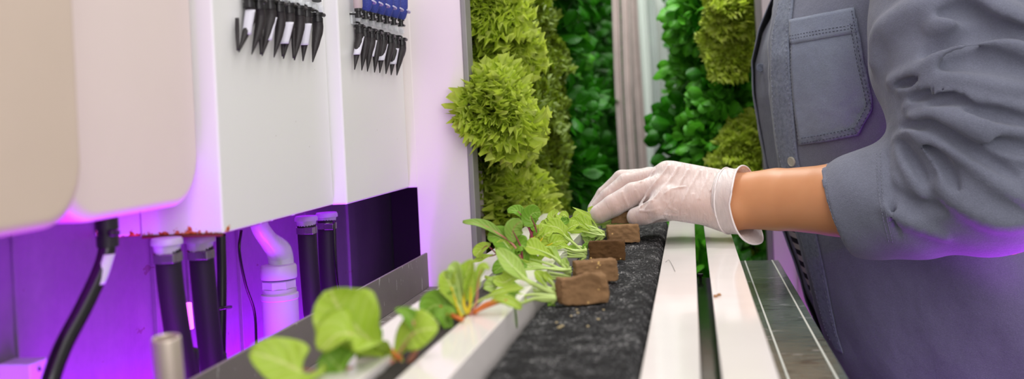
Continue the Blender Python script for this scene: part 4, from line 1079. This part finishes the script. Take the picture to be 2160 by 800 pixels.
def patch(name, rows, nu, off, th, mat, parent, edge=.0005):
    """rows: list of (left px, left py, right px, right py); a cloth patch laid on the shirt"""
    vs = []; ok = True; fs = []
    R_ = len(rows)
    for j, (x0, y0, x1, y1) in enumerate(rows):
        for k in range(nu+1):
            u = k/nu; h_ = on_shirt(x0+(x1-x0)*u, y0+(y1-y0)*u, off)
            if h_ is None: h_ = (vs[-1] if vs else aty(x0, y0, 1.3), None)
            p = h_[0]
            vs.append(p+V((0, -.0006*noise.noise(p*130), 0))*1.5)
    for j in range(R_-1):
        for k in range(nu): a = j*(nu+1)+k; fs.append((a, a+1, a+nu+2, a+nu+1))
    o = pyobj(name, vs, fs, mat, parent); mo = o.modifiers.new('s', 'SOLIDIFY'); mo.thickness = th; mo.offset = 0
    return o
def densify(keys, n):
    out = []
    for i in range(n+1):
        t = i/n*(len(keys)-1); k = min(int(t), len(keys)-2); f = t-k
        out.append(tuple(a+(b-a)*f for a, b in zip(keys[k], keys[k+1])))
    return out
# front placket (two strips so the part hidden by the arm is covered too)
pl = densify([(1650, -60, 1686, -60), (1645, 0, 1678, 0), (1629, 80, 1668, 84), (1628, 160, 1671, 165), (1632, 240, 1678, 246), (1644, 330, 1686, 334), (1664, 400, 1704, 400), (1686, 480, 1722, 480), (1708, 560, 1740, 560), (1728, 640, 1756, 640), (1742, 690, 1768, 700), (1764, 735, 1782, 745)], 110)
patch('placket', [(a+1.5, b_, c, d_) for a, b_, c, d_ in pl], 10, .0030, .0016, M['denim_d'], shirt)
def stitch_line(pts, dash=.0026, gap=.0016, r=.0004, off=.0046, mat='thread'):
    P = []
    for (x, y) in pts:
        h_ = on_shirt(x, y, off)
        if h_: P.append(h_[0])
    if len(P) < 2: return None
    P = spline(P, 160); acc = 0; G = ([], []); run = [P[0]]
    seg = []; cur = 0
    for a, b_ in zip(P[:-1], P[1:]):
        L = (b_-a).length; cur += L; seg.append(b_)
        if cur > dash+gap:
            if len(seg) > 1:
                q = seg[:max(2, int(len(seg)*dash/(dash+gap)))]
                t = tube([q[0], q[-1]], r, 2, 5); G = merge(G, t)
            seg = [b_]; cur = 0
    return G
G = ([], [])
for fr in (.13, .86):
    g = stitch_line([(a+(c-a)*fr, b_+(d_-b_)*fr) for a, b_, c, d_ in pl[::6]], off=.0042)
    if g: G = merge(G, g)
o = pyobj('stitching', G[0], G[1], M['thread'], shirt); o['kind'] = 'stuff'
# chest pocket
pk = densify([(1671, 45, 1803, 19), (1672, 88, 1808, 62)], 8)[:-1]+densify([(1672, 90, 1808, 64), (1672, 150, 1820, 130), (1676, 210, 1838, 205), (1680, 240, 1839, 230), (1685, 272, 1824, 262), (1689, 304, 1812, 282)], 34)
poc = patch('chest_pocket', pk, 26, .0030, .0022, M['denim_l'], shirt)
patch('pocket_band', densify([(1670, 44, 1804, 18), (1671, 70, 1807, 43), (1672, 96, 1811, 70)], 8), 22, .0046, .0014, M['denim_l'], poc)
patch('pocket_edge', densify([(1796, 46, 1810, 40), (1812, 130, 1824, 128), (1826, 205, 1840, 203), (1827, 226, 1842, 230), (1801, 270, 1813, 284)], 26), 4, .0046, .0012, M['denim_d'], poc)
patch('pocket_edge', densify([(1801, 270, 1813, 285), (1750, 281, 1751, 297), (1690, 290, 1690, 306)], 16), 4, .0046, .0012, M['denim_d'], poc)
G = ([], [])
for pts in ([(1673, 79), (1740, 66), (1807, 54)], [(1673, 86), (1740, 73), (1807, 61)], [(1802, 24), (1806, 60), (1818, 130), (1836, 210), (1838, 229), (1811, 280)], [(1797, 50), (1810, 130), (1828, 210), (1829, 226), (1805, 270)],
            [(1810, 280), (1750, 292), (1692, 302)], [(1803, 270), (1750, 282), (1694, 291)], [(1675, 92), (1676, 150), (1680, 220), (1692, 302)]):
    g = stitch_line(pts, off=.0064, mat='thread')
    if g: G = merge(G, g)
o = pyobj('stitching', G[0], G[1], M['thread_d'], poc); o['kind'] = 'stuff'
# buttonhole button on the near placket, one on the far front edge
def button(px, py, off, r=.0052):
    h_ = on_shirt(px, py, off)
    lobj('button', [(r*.2, -.0008), (r, -.0008), (r, .0006), (r*.8, .0012), (r*.72, .0006), (r*.1, .0006)], h_[0], h_[1], M['button'], shirt, 20)
button(1675, 340, .0046, .0062)
G = ([], [])
for (x, y) in ((1640, 150), (1641, 128)):
    pass
# far front of the shirt: a flap standing a little further forward, its outer face seen past the near edge
flap_l = [(-190, 1692), (0, 1640), (60, 1609), (130, 1589), (200, 1589), (280, 1600), (355, 1612), (480, 1650), (560, 1677), (640, 1702), (720, 1742), (760, 1765)]
vs = []; fs = []; nz = 90; nk = 8
for j in range(nz+1):
    z = Z(-.33)+(.285+.33)*j/nz; py = py_of(z)
    A = aty(pxat(flap_l, py), py, CY+.012); Bp = aty(pxat(near_edge, py)+6, py, CY-.055)
    far = V((A.x+.022, CY+.05, z)); A.z = z; Bp.z = z
    if py > 380: Bp = A.lerp(Bp, 1-.62*min(1, (py-380)/60)); 
    for k in range(nk+1):
        u = k/nk
        p = far.lerp(A, u/.3) if u < .3 else A.lerp(Bp, (u-.3)/.7)+V((.0, -.004*math.sin(math.pi*(u-.3)/.7), 0))
        p += V((.0018*noise.noise(p*40), 0, 0)); vs.append(p)
for j in range(nz):
    for k in range(nk): a = j*(nk+1)+k; fs.append((a, a+nk+1, a+nk+2, a+1))
fl = pyobj('front_flap', vs, fs, M['denim'], shirt); mo = fl.modifiers.new('s', 'SOLIDIFY'); mo.thickness = .002; mo.offset = 0
p = aty(1604, 143, CY-.024); lobj('button', [(.001, -.001), (.0058, -.001), (.0058, .0006), (.0048, .0012), (.0042, .0006), (.0006, .0006)], p, (-.35, -1, .05), M['denim_d'], shirt, 20)
# striped undershirt
vs = []; fs = []; n = 60
zt = [Z(-.40)+i*.01 for i in range(62)]
for z in zt:
    for k in range(n):
        ph = 2*math.pi*k/n; q = ringp(ph, z, -.005-.012*min(1, abs(math.sin(ph)))-.022*min(1, max(0, (z-Z(-.13))/.05))+.002*noise.noise(V((math.cos(ph)*3, math.sin(ph)*3, z*12)))); vs.append(q)
for i in range(len(zt)-1):
    for k in range(n): fs.append((i*n+k, (i+1)*n+k, (i+1)*n+(k+1) % n, i*n+(k+1) % n))
pyobj('striped_undershirt', vs, fs, M['stripe'], person)

# ---- arm, hand
def J(px, py, y, r): return (np.array(aty(px, py, y)), r)
wrist = J(1560, 424, 1.165, .0305)
fore = [wrist, J(1640, 421, 1.15, .0338), J(1760, 422, 1.12, .0385), J(1900, 430, 1.085, .046), J(2105, 425, 1.05, .046)]
upper = [J(2105, 425, 1.05, .046), J(2110, 200, 1.10, .054), J(2070, -110, 1.20, .062)]
fingers = [
    [J(1372, 378, 1.205, .0125), J(1312, 379, 1.215, .0105), J(1276, 412, 1.212, .0095), J(1256, 441, 1.205, .0085)],     # index, far side
    [J(1390, 376, 1.185, .0125), J(1322, 388, 1.195, .0115), J(1284, 418, 1.190, .0105), J(1258, 445, 1.188, .0092)],     # middle
    [J(1398, 396, 1.165, .0130), J(1336, 410, 1.165, .0125), J(1294, 434, 1.160, .0118), J(1264, 452, 1.158, .0100)],     # ring
    [J(1410, 418, 1.148, .0130), J(1384, 440, 1.140, .0112), J(1362, 452, 1.145, .0105), J(1342, 458, 1.150, .0098)],     # little finger curled
]
thumb = [J(1490, 432, 1.195, .0150), J(1430, 440, 1.215, .0130), J(1372, 450, 1.205, .0110), J(1330, 456, 1.192, .0098)]
mcs = [(J(1545, 405, 1.195, .017), fingers[0][0]), (J(1545, 405, 1.180, .019), J(1405, 366, 1.185, .0125)), (J(1545, 420, 1.165, .022), J(1395, 400, 1.165, .0150)), (J(1545, 444, 1.150, .0205), J(1402, 432, 1.150, .0155)),
       (J(1530, 450, 1.165, .019), J(1420, 430, 1.19, .013)), (J(1500, 400, 1.185, .020), J(1420, 376, 1.18, .0155))]
def hand_sd(P, grow=0.0):
    d = chain_sd(P, fore[:2]+[], .003)
    for a, b_ in mcs: d = smin(d, seg_sd(P, a[0], b_[0], a[1], b_[1]), .013)
    for f in fingers: d = smin(d, chain_sd(P, f, .002), .0045)
    d = smin(d, chain_sd(P, thumb, .003), .004)
    return d-grow
def arm_sd(P):
    d = chain_sd(P, fore, .02)
    return smin(d, chain_sd(P, upper, .03), .02)
tc = V((.29, 1.385, 0))
far_arm = [(np.array((.27, 1.50, Z(.20))), .055), (np.array((.29, 1.57, Z(-.06))), .045), (np.array((.25, 1.56, Z(-.30))), .034)]
def head_sd(P):
    # face turned down towards the bench, looking along -x
    c = np.array((.175, 1.36, Z(.475))); th = math.radians(28)
    q = P-c; x = q[:, 0]*math.cos(th)+q[:, 2]*math.sin(th); z = -q[:, 0]*math.sin(th)+q[:, 2]*math.cos(th); Q = np.stack([x, q[:, 1], z], 1)
    e = np.linalg.norm(Q/np.array((.094, .072, .105)), axis=1); d = (e-1)*.078
    d = smin(d, seg_sd(Q, (-.02, 0, -.04), (-.065, 0, -.098), .052, .026), .03)
    d = smin(d, seg_sd(Q, (-.088, 0, .005), (-.106, 0, -.032), .007, .012), .010)
    for s_ in (-1, 1):
        d = smin(d, seg_sd(Q, (.01, s_*.074, .012), (.012, s_*.078, -.022), .013, .008), .006)
        d = -smin(-d, np.linalg.norm(Q-np.array((-.094, s_*.03, .008)), axis=1)-.012, .008) if False else np.maximum(d, -(np.linalg.norm(Q-np.array((-.101, s_*.031, .008)), axis=1)-.014))
        d = np.minimum(d, np.linalg.norm(Q-np.array((-.080, s_*.030, .006)), axis=1)-.0115)
    d = smin(d, seg_sd(Q, (-.083, -.02, -.058), (-.083, .02, -.058), .007, .007), .004)
    return d
def trunk_sd(P):
    d = None
    for s_ in (-1, 1):
        e = chain_sd(P, [(np.array((.36, 1.385+s_*.055, Z(-.44))), .108), (np.array((.325, 1.385+s_*.055, Z(-.2))), .10), (np.array((.285, 1.385+s_*.06, Z(0))), .105), (np.array((.29, 1.385+s_*.09, Z(.16))), .075)], .03)
        d = e if d is None else smin(d, e, .03)
    d = smin(d, chain_sd(P, [(np.array((.285, 1.385, Z(.2))), .06), (np.array((.235, 1.37, Z(.34))), .052), (np.array((.20, 1.362, Z(.44))), .05)], .02), .04)
    d = smin(d, chain_sd(P, far_arm, .02), .02)
    hp = [(np.array((.25, 1.56, Z(-.30))), .030), (np.array((.235, 1.56, Z(-.36))), .022)]
    d = smin(d, chain_sd(P, hp, .01), .01)
    for k in range(5):
        o_ = (k-2)*.014; d = smin(d, chain_sd(P, [(np.array((.235, 1.56+o_, Z(-.37))), .010), (np.array((.225-.004*abs(k-2), 1.56+o_*1.2, Z(-.42+.008*abs(k-2)))), .0075), (np.array((.215, 1.558+o_*1.2, Z(-.45+.012*abs(k-2)))), .0065)], .003), .005)
    return smin(smin(d, head_sd(P), .015), chain_sd(P, [upper[1], upper[2]], .03), .03)
lo = aty(1210, 520, 1.05); v1, q1 = surf_net(lambda P: smin(hand_sd(P), chain_sd(P, fore, .004), .004), (-.14, 1.0, Z(-.19)), (.36, 1.26, Z(-.04)), .0021)
v2, q2 = surf_net(lambda P: smin(trunk_sd(P), chain_sd(P, [fore[4], upper[0]]+upper[1:], .03), .03), (.03, .94, Z(-.60)), (.58, 1.68, Z(.64)), .0075)
me = bpy.data.meshes.new('body'); me.from_pydata(v1.tolist()+v2.tolist(), [], q1.tolist()+(q2+len(v1)).tolist()); me.update()
body = link('body', me, M['skin'], person)
# ---- glove
def ridges(lines, f, off=0.0):
    out = []
    for pts, r in lines:
        P = [hit(f, *p) for p in pts]; P = [p for p in P if p is not None]
        if len(P) < 2: continue
        P = [np.array(p) for p in spline([V(p) for p in P], max(3, 3*(len(P)-1)))]
        # follow the surface between the traced points
        out.append([(p, r) for p in P])
    return out
gl_base = lambda P: hand_sd(P, .0011)
glines = [([(1410, 350), (1388, 380), (1366, 408), (1350, 432)], .0014), ([(1432, 352), (1410, 385), (1384, 415), (1362, 440)], .0013), ([(1452, 358), (1436, 385), (1416, 420), (1400, 445)], .0011),
          ([(1477, 360), (1462, 384), (1448, 412), (1440, 430)], .0009), ([(1499, 364), (1486, 390), (1474, 420)], .0008), ([(1515, 372), (1506, 388), (1500, 402)], .0010),
          ([(1352, 436), (1362, 428), (1376, 424)], .0010), ([(1350, 445), (1372, 446), (1392, 440)], .0011), ([(1384, 450), (1410, 442), (1426, 424)], .0010),
          ([(1312, 405), (1318, 420), (1324, 434)], .0009), ([(1404, 408), (1420, 398), (1444, 394)], .0009), ([(1396, 452), (1420, 455), (1446, 452)], .0009), ([(1380, 360), (1372, 372), (1352, 384)], .0010),
          ([(1440, 470), (1452, 440), (1462, 410)], .0008), ([(1402, 425), (1412, 438), (1428, 446)], .0009), ([(1505, 480), (1512, 450), (1516, 420)], .0009), ([(1340, 402), (1346, 414), (1346, 424)], .0009)]
GR = ridges(glines, gl_base)
wp = np.array(aty(1530, 424, 1.17)); wax = (wrist[0]-np.array(aty(1640, 424, 1.15))); wax /= np.linalg.norm(wax)
def glove_sd(P):
    d = gl_base(P)
    for c in GR:
        m_ = None
        for (a, ra), (b_, rb) in zip(c[:-1], c[1:]):
            e = seg_sd(P, a, b_, ra, rb); m_ = e if m_ is None else np.minimum(m_, e)
        d = smin(d, m_, .0016)
    # fine puckers over the back of the hand
    return d
v3, q3 = surf_net(glove_sd, (-.14, 1.10, Z(-.19)), (.075, 1.26, Z(-.045)), .00135)
# drop everything past the wrist: the loose cuff takes over there
keep = ((v3[q3].mean(1)-wp)@wax) > -.004
q3 = q3[keep]; used = np.unique(q3); mp = -np.ones(len(v3), int); mp[used] = np.arange(len(used)); v3 = v3[used]; q3 = mp[q3]
glv = pyobj('vinyl_glove', v3.tolist(), q3.tolist(), M['glove'], person)
# loose flared cuff
ax = V(-wax); c0 = V(wp)+V((0, -.003, 0)); s_ = V((0, -1, 0)); s_ = (s_-ax*s_.dot(ax)).normalized(); up = ax.cross(s_).normalized()
if up.z < 0: up = -up
vs = []; fs = []; na = 64; nr = 16
for i in range(nr+1):
    u = i/nr
    for k in range(na):
        a = 2*math.pi*k/na; ca, sa = math.cos(a), math.sin(a)       # ca towards viewer, sa up
        low = max(0, -sa)**1.5
        reach = (.018+.008*max(0, sa)+.020*low+.003*math.sin(a*3+1))*u
        rr = .0352+u*(.0025+.0115*low*u+.0012*math.sin(a*5))+.0012*math.sin(u*math.pi*2.2)*(1+.3*math.sin(a*4))
        vs.append(c0+ax*(reach-.003)+s_*(ca*rr*(1.14-.10*u))+up*(sa*rr+.0006))
for i in range(nr):
    for k in range(na): fs.append((i*na+k, (i+1)*na+k, (i+1)*na+(k+1) % na, i*na+(k+1) % na))
cu = pyobj('cuff', vs, fs, M['glove'], glv); mo = cu.modifiers.new('s', 'SOLIDIFY'); mo.thickness = .0005
def loop_tube(P, r, ns=8):
    n = len(P); V_ = []; F_ = []
    for i, p in enumerate(P):
        t = (P[(i+1) % n]-P[i-1]).normalized(); a_, b_ = frame_of(t)
        for k in range(ns): an = 2*math.pi*k/ns; V_.append(p+a_*math.cos(an)*r+b_*math.sin(an)*r)
    for i in range(n):
        j = (i+1) % n
        for k in range(ns): F_.append((i*ns+k, i*ns+(k+1) % ns, j*ns+(k+1) % ns, j*ns+k))
    return V_, F_
M['rim'] = plain('glove_bead', rgb(240, 228, 226), .35)
a_, b_ = loop_tube([V(v) for v in vs[-na:]], .0011); pyobj('rolled_bead', a_, b_, M['rim'], cu)
a_, b_ = loop_tube([V(vs[3*na+k])+(V(vs[3*na+k])-c0).normalized()*.0006 for k in range(na)], .0009); pyobj('rolled_bead', a_, b_, M['rim'], cu)

# ---- sleeve
sl_fore = [J(1775, 441, 1.12, .0475), J(1840, 430, 1.105, .054), J(1930, 418, 1.085, .058), J(2090, 400, 1.05, .062)]
sl_up = [J(2090, 395, 1.05, .062), J(2075, 270, 1.07, .083), J(2070, 130, 1.10, .098), J(2060, 0, 1.14, .100), J(2060, -130, 1.21, .098)]
def sleeve_base(P):
    d = chain_sd(P, sl_fore, .02); d = smin(d, chain_sd(P, sl_up, .03), .022)
    d = smin(d, seg_sd(P, np.array(aty(1960, 60, 1.13)), np.array(aty(1950, 120, 1.12)), .050, .048), .03)
    return d
R1 = [([(1848, 125), (1858, 80), (1895, 45), (1950, 18), (2010, -5)], .012, .02), ([(1882, 172), (1920, 160), (1962, 142), (1985, 118), (2030, 100), (2085, 84), (2130, 92), (2180, 110)], .010, .012),
      ([(1902, 192), (1950, 184), (2000, 167), (2050, 176), (2110, 186), (2180, 192)], .0085, .010), ([(1912, 224), (1955, 202), (2025, 200), (2090, 216), (2180, 232)], .0065, .008),
      ([(1928, 247), (1975, 240), (2040, 268), (2100, 300), (2180, 335)], .0090, .010), ([(1888, 294), (1922, 278), (1956, 312), (1982, 350), (1992, 392)], .0055, .007),
      ([(1892, 312), (1906, 345), (1932, 385), (1950, 420)], .0055, .007), ([(1940, 284), (1996, 308), (2060, 352), (2120, 400), (2180, 440)], .0070, .009),
      ([(2050, -10), (2105, 22), (2150, 45), (2190, 60)], .012, .016), ([(1985, 396), (2040, 440), (2100, 470), (2170, 470)], .008, .014), ([(1870, 440), (1920, 470), (1990, 500)], .006, .012),
      ([(2000, 250), (2080, 262), (2180, 285)], .007, .010), ([(1965, 60), (2010, 45), (2060, 50)], .008, .014)]
G1 = [([(1872, 318), (1873, 360), (1877, 400), (1884, 445), (1896, 500)], .0030, .003), ([(1895, 178), (1930, 168), (1968, 152)], .0050, .006), ([(1960, 112), (2020, 88), (2070, 66), (2120, 62), (2180, 82)], .010, .012), ([(1992, 138), (2040, 126), (2100, 132), (2180, 152)], .0095, .010),
      ([(1925, 208), (1962, 196), (2010, 190)], .0045, .005), ([(1965, 218), (2010, 210), (2046, 216)], .0055, .006), ([(1935, 268), (1960, 262), (2000, 282), (2060, 322), (2140, 372)], .0060, .007),
      ([(1906, 300), (1925, 335), (1952, 382)], .0045, .004), ([(1944, 296), (1975, 324), (2002, 362), (2020, 400)], .0055, .006), ([(2065, 284), (2120, 306), (2180, 322)], .006, .008),
      ([(1905, 268), (1925, 262), (1950, 268)], .0050, .005), ([(1885, 400), (1930, 430), (1980, 440)], .005, .010), ([(2040, 236), (2100, 244), (2180, 260)], .006, .008), ([(1990, 30), (2040, 25), (2080, 40)], .008, .012)]
def lay(lines, f, sink):
    out = []
    for pts, r, k in lines:
        P = []
        for p in pts:
            h_ = hit(f, *p)
            if h_ is not None:
                d = np.array(ray(*p).normalized()); P.append(V(h_+d*sink*r))
        if len(P) < 2: continue
        out.append(([(np.array(q), r*(.45+.55*math.sin(math.pi*min(1, max(0, i/(3*(len(P)-1)))) ))) for i, q in enumerate(spline(P, 3*(len(P)-1)))], k))
    return out
RR = lay(R1, sleeve_base, .0); GG = lay(G1, sleeve_base, .10)
# end of the sleeve: a slanted plane through the traced opening
e0 = np.array(aty(1738, 352, 1.12)); e1 = np.array(aty(1806, 532, 1.12)); e2 = np.array(aty(1744, 425, 1.068)); en = np.cross(e1-e0, e2-e0); en /= np.linalg.norm(en)
if en[0] > 0: en = -en
def sleeve_sd(P):
    d = sleeve_base(P)
    for c, k in RR: d = smin(d, chain_sd(P, c, .003), k)
    for c, k in GG: d = -smin(-d, chain_sd(P, c, .003), k)
    w = np.sin(P[:, 2]*95+P[:, 0]*60)*np.sin(P[:, 0]*48-P[:, 1]*30)*.0012; d = d+w
    d = np.maximum(d, (P-e0)@en)
    hollow = chain_sd(P, [(sl_fore[0][0]+(sl_fore[0][0]-sl_fore[1][0]), .044), (sl_fore[1][0], .049)], .0)
    return np.maximum(d, -hollow)
slv = sdfobj('sleeve', sleeve_sd, (.10, .93, Z(-.24)), (.50, 1.33, Z(.28)), .0026, M['denim'], shirt)
# turned-back cuff band
def cuff_sd(P):
    d = chain_sd(P, sl_fore[:2], .01)-.0022-.0006*np.sin(P[:, 2]*260+P[:, 1]*180)
    t = (P-e0)@en
    d = smin(d, np.maximum(d-.0012, np.abs(t+.001)-.003), .002); d = np.maximum(np.maximum(d, t-.0015), -(t+.055))
    hollow = chain_sd(P, [(sl_fore[0][0]+(sl_fore[0][0]-sl_fore[1][0]), .044), (sl_fore[1][0], .049)], .0)
    return np.maximum(d, -hollow)
cfo = sdfobj('rolled_cuff', cuff_sd, (.10, .98, Z(-.22)), (.30, 1.24, Z(.0)), .0022, M['denim'], shirt)
mo = slv.modifiers.new('s', 'SMOOTH'); mo.factor = .5; mo.iterations = 3
def line_on(f, pts, off=.0012, dash=.0026, gap=.0015, r=.0003):
    P = [hit(f, *p) for p in pts]; P = [V(p) for p in P if p is not None]
    if len(P) < 3: return ([], [])
    P = spline(P, 120); G = ([], []); L = 0
    for a_, b_ in zip(P[:-1], P[1:]):
        L += (b_-a_).length
        if (L % (dash+gap)) < dash: o_ = (CAM-a_).normalized()*off; G = merge(G, tube([a_+o_, b_+o_], r, 1, 5))
    return G
G = ([], [])
for x0 in (1853, 1861): G = merge(G, line_on(cuff_sd if x0 < 1 else sleeve_sd, [(x0-4, 322), (x0-3, 360), (x0, 400), (x0+6, 440), (x0+14, 480), (x0+22, 512)], .0004))
G = merge(G, line_on(cuff_sd, [(1744, 356), (1743, 390), (1748, 430), (1762, 470), (1784, 505)], .0006))
o = pyobj('stitching', G[0], G[1], M['thread'], slv); o['kind'] = 'stuff'
mo = cfo.modifiers.new('s', 'SMOOTH'); mo.factor = .5; mo.iterations = 4
def far_sleeve(P): return np.maximum(chain_sd(P, [(p, r+.014) for p, r in far_arm], .02), Z(-.22)-P[:, 2])
sdfobj('sleeve', far_sleeve, (.15, 1.40, Z(-.3)), (.42, 1.68, Z(.3)), .006, M['denim'], shirt)
def yoke(P):
    d = None
    for s2 in (-1, 1):
        e = seg_sd(P, np.array((.285, 1.385+s2*.02, Z(.245))), np.array((.28, 1.385+s2*.12, Z(.215))), .075, .075); d = e if d is None else smin(d, e, .02)
    return np.maximum(d, -(np.linalg.norm(P[:, :2]-np.array((.25, 1.37)), axis=1)-.058))
sdfobj('yoke', yoke, (.15, 1.14, Z(.1)), (.42, 1.64, Z(.36)), .006, M['denim'], shirt)
def collar_sd(P):
    c = np.array((.25, 1.37)); r = np.linalg.norm(P[:, :2]-c, axis=1); d = np.abs(r-.066-(P[:, 2]-Z(.3))*.15)-.003
    return np.maximum(np.maximum(d, np.abs(P[:, 2]-Z(.31))-.022), -(P[:, 0]-.205))
sdfobj('collar', collar_sd, (.15, 1.27, Z(.27)), (.35, 1.47, Z(.35)), .003, M['denim'], shirt)
def legs_sd(P):
    d = None
    for s2 in (-1, 1):
        e = chain_sd(P, [(np.array((.36, 1.385+s2*.07, Z(-.44))), .115), (np.array((.35, 1.385+s2*.095, Z(-.72))), .078), (np.array((.37, 1.385+s2*.10, Z(-1.03))), .055)], .03)
        d = e if d is None else smin(d, e, .02)
    return np.maximum(d, .045-P[:, 2])
sdfobj('trousers', legs_sd, (.18, 1.18, .02), (.55, 1.6, Z(-.28)), .009, M['trouser'], person)
for s2 in (-1, 1):
    sdfobj('boot', lambda P: np.maximum(smin(seg_sd(P, np.array((.37, 1.385+s2*.10, .10)), np.array((.37, 1.385+s2*.10, .045)), .045, .045), seg_sd(P, np.array((.37, 1.385+s2*.10, .035)), np.array((.24, 1.385+s2*.105, .028)), .038, .030), .02), .002-P[:, 2]),
           (.17, 1.385+s2*.1-.07, -.01), (.44, 1.385+s2*.1+.07, .17), .006, M['shoe'], person)
def hair_sd(P):
    c = np.array((.175, 1.36, Z(.475))); th = math.radians(28); q = P-c
    x = q[:, 0]*math.cos(th)+q[:, 2]*math.sin(th); z = -q[:, 0]*math.sin(th)+q[:, 2]*math.cos(th); Q = np.stack([x, q[:, 1], z], 1)
    d = (np.linalg.norm((Q-np.array((.012, 0, .012)))/np.array((.098, .081, .106)), axis=1)-1)*.085
    d = np.maximum(d, -(Q[:, 0]*.8+.055-Q[:, 2]*.75+.0))
    return smin(d, np.linalg.norm((Q-np.array((.105, 0, .03)))/np.array((.035, .035, .032)), axis=1)*.033-.033, .01)
sdfobj('hair', hair_sd, (.03, 1.24, Z(.3)), (.40, 1.48, Z(.68)), .006, M['hair'], person)

# ================================================================ LIGHT
def area(name, loc, target, size, power, col=(1, 1, 1), sy=None, spread=None):
    l = bpy.data.lights.new(name, 'AREA'); l.energy = power; l.color = col; l.size = size
    if sy: l.shape = 'RECTANGLE'; l.size_y = sy
    if spread: l.spread = spread
    o = bpy.data.objects.new(name, l); C.objects.link(o); o.location = loc
    o.rotation_euler = (V(target)-V(loc)).to_track_quat('-Z', 'Y').to_euler(); return o
w = bpy.data.worlds.new('w'); bpy.context.scene.world = w; w.use_nodes = True
w.node_tree.nodes['Background'].inputs[0].default_value = (1, .965, .955, 1); w.node_tree.nodes['Background'].inputs[1].default_value = .60
area('ceiling_light', (.15, .55, 2.35), (-.05, .9, .9), .9, 9.5, (1, .97, .965), 1.6)
area('room_light', (.75, -.7, 1.75), (-.25, 1.0, 1.05), 1.2, 15, (1, .97, .965))
area('aisle_light', (-.06, 1.9, 2.3), (-.06, 2.0, 1.0), .25, 5.5, (1, 1, .9), 1.2)
area('aisle_light', (-.05, 2.9, 2.3), (-.05, 2.9, 1.0), .3, 6, (1, 1, .88), 1.0)
VI = (.42, .0, 1.0)
area('violet_light', (-.364, .73, Z(-.31)), (-.47, .73, Z(-.26)), .78, 6.2, VI, .04, math.radians(150))
area('violet_light', (-.405, .78, Z(-.45)), (-.42, .78, Z(0)), .8, 2.8, (.5, .03, 1), .06, math.radians(150))
area('violet_light', (-.366, 1.02, Z(-.25)), (-.47, 1.04, Z(-.25)), .12, .35, (.2, .0, 1), .03, math.radians(140))
area('violet_light', (.35, 1.04, Z(-.34)), (.345, 1.05, Z(-.07)), .05, .42, (.55, .0, 1), .05, math.radians(90))
area('violet_light', (.27, 1.09, Z(-.42)), (.27, 1.2, Z(-.36)), .03, .06, (.55, .0, 1), .03)
area('violet_light', (.40, 1.02, Z(-.22)), (.40, 1.3, Z(-.18)), .04, .07, (.6, .0, 1), .04)
area('violet_light', (.22, 1.60, Z(-.55)), (.20, 1.70, Z(-.2)), .2, .8, (.6, .1, 1), .05)
area('aisle_light', (-.06, 1.75, 2.2), (-.08, 2.6, 1.15), .3, 15, (1, 1, .98), .3)  # added fill light that brightens the hanging strips and nearby lettuce
# ================================================================ CAMERA
cd = bpy.data.cameras.new('camera'); cam = bpy.data.objects.new('camera', cd); C.objects.link(cam)
cd.sensor_width = 36; cd.lens = 35.0; cd.shift_y = -146/2160; cd.clip_start = .02
R_ = V((math.cos(YAW), math.sin(YAW), 0)); F_ = V((-math.sin(YAW), math.cos(YAW), 0)); U_ = V((0, 0, 1))
xi = R_*math.cos(ROLL)-U_*math.sin(ROLL); yi = R_*math.sin(ROLL)+U_*math.cos(ROLL)
mt = Matrix((xi, yi, -F_)).transposed().to_4x4(); mt.translation = CAM; cam.matrix_world = mt
cd.dof.use_dof = True; cd.dof.focus_distance = 1.06; cd.dof.aperture_fstop = 4.8
bpy.context.scene.camera = cam
vs_ = bpy.context.scene.view_settings; vs_.view_transform = 'Standard'; vs_.look = 'None'; vs_.gamma = 1; vs_.exposure = 0; vs_.use_curve_mapping = False
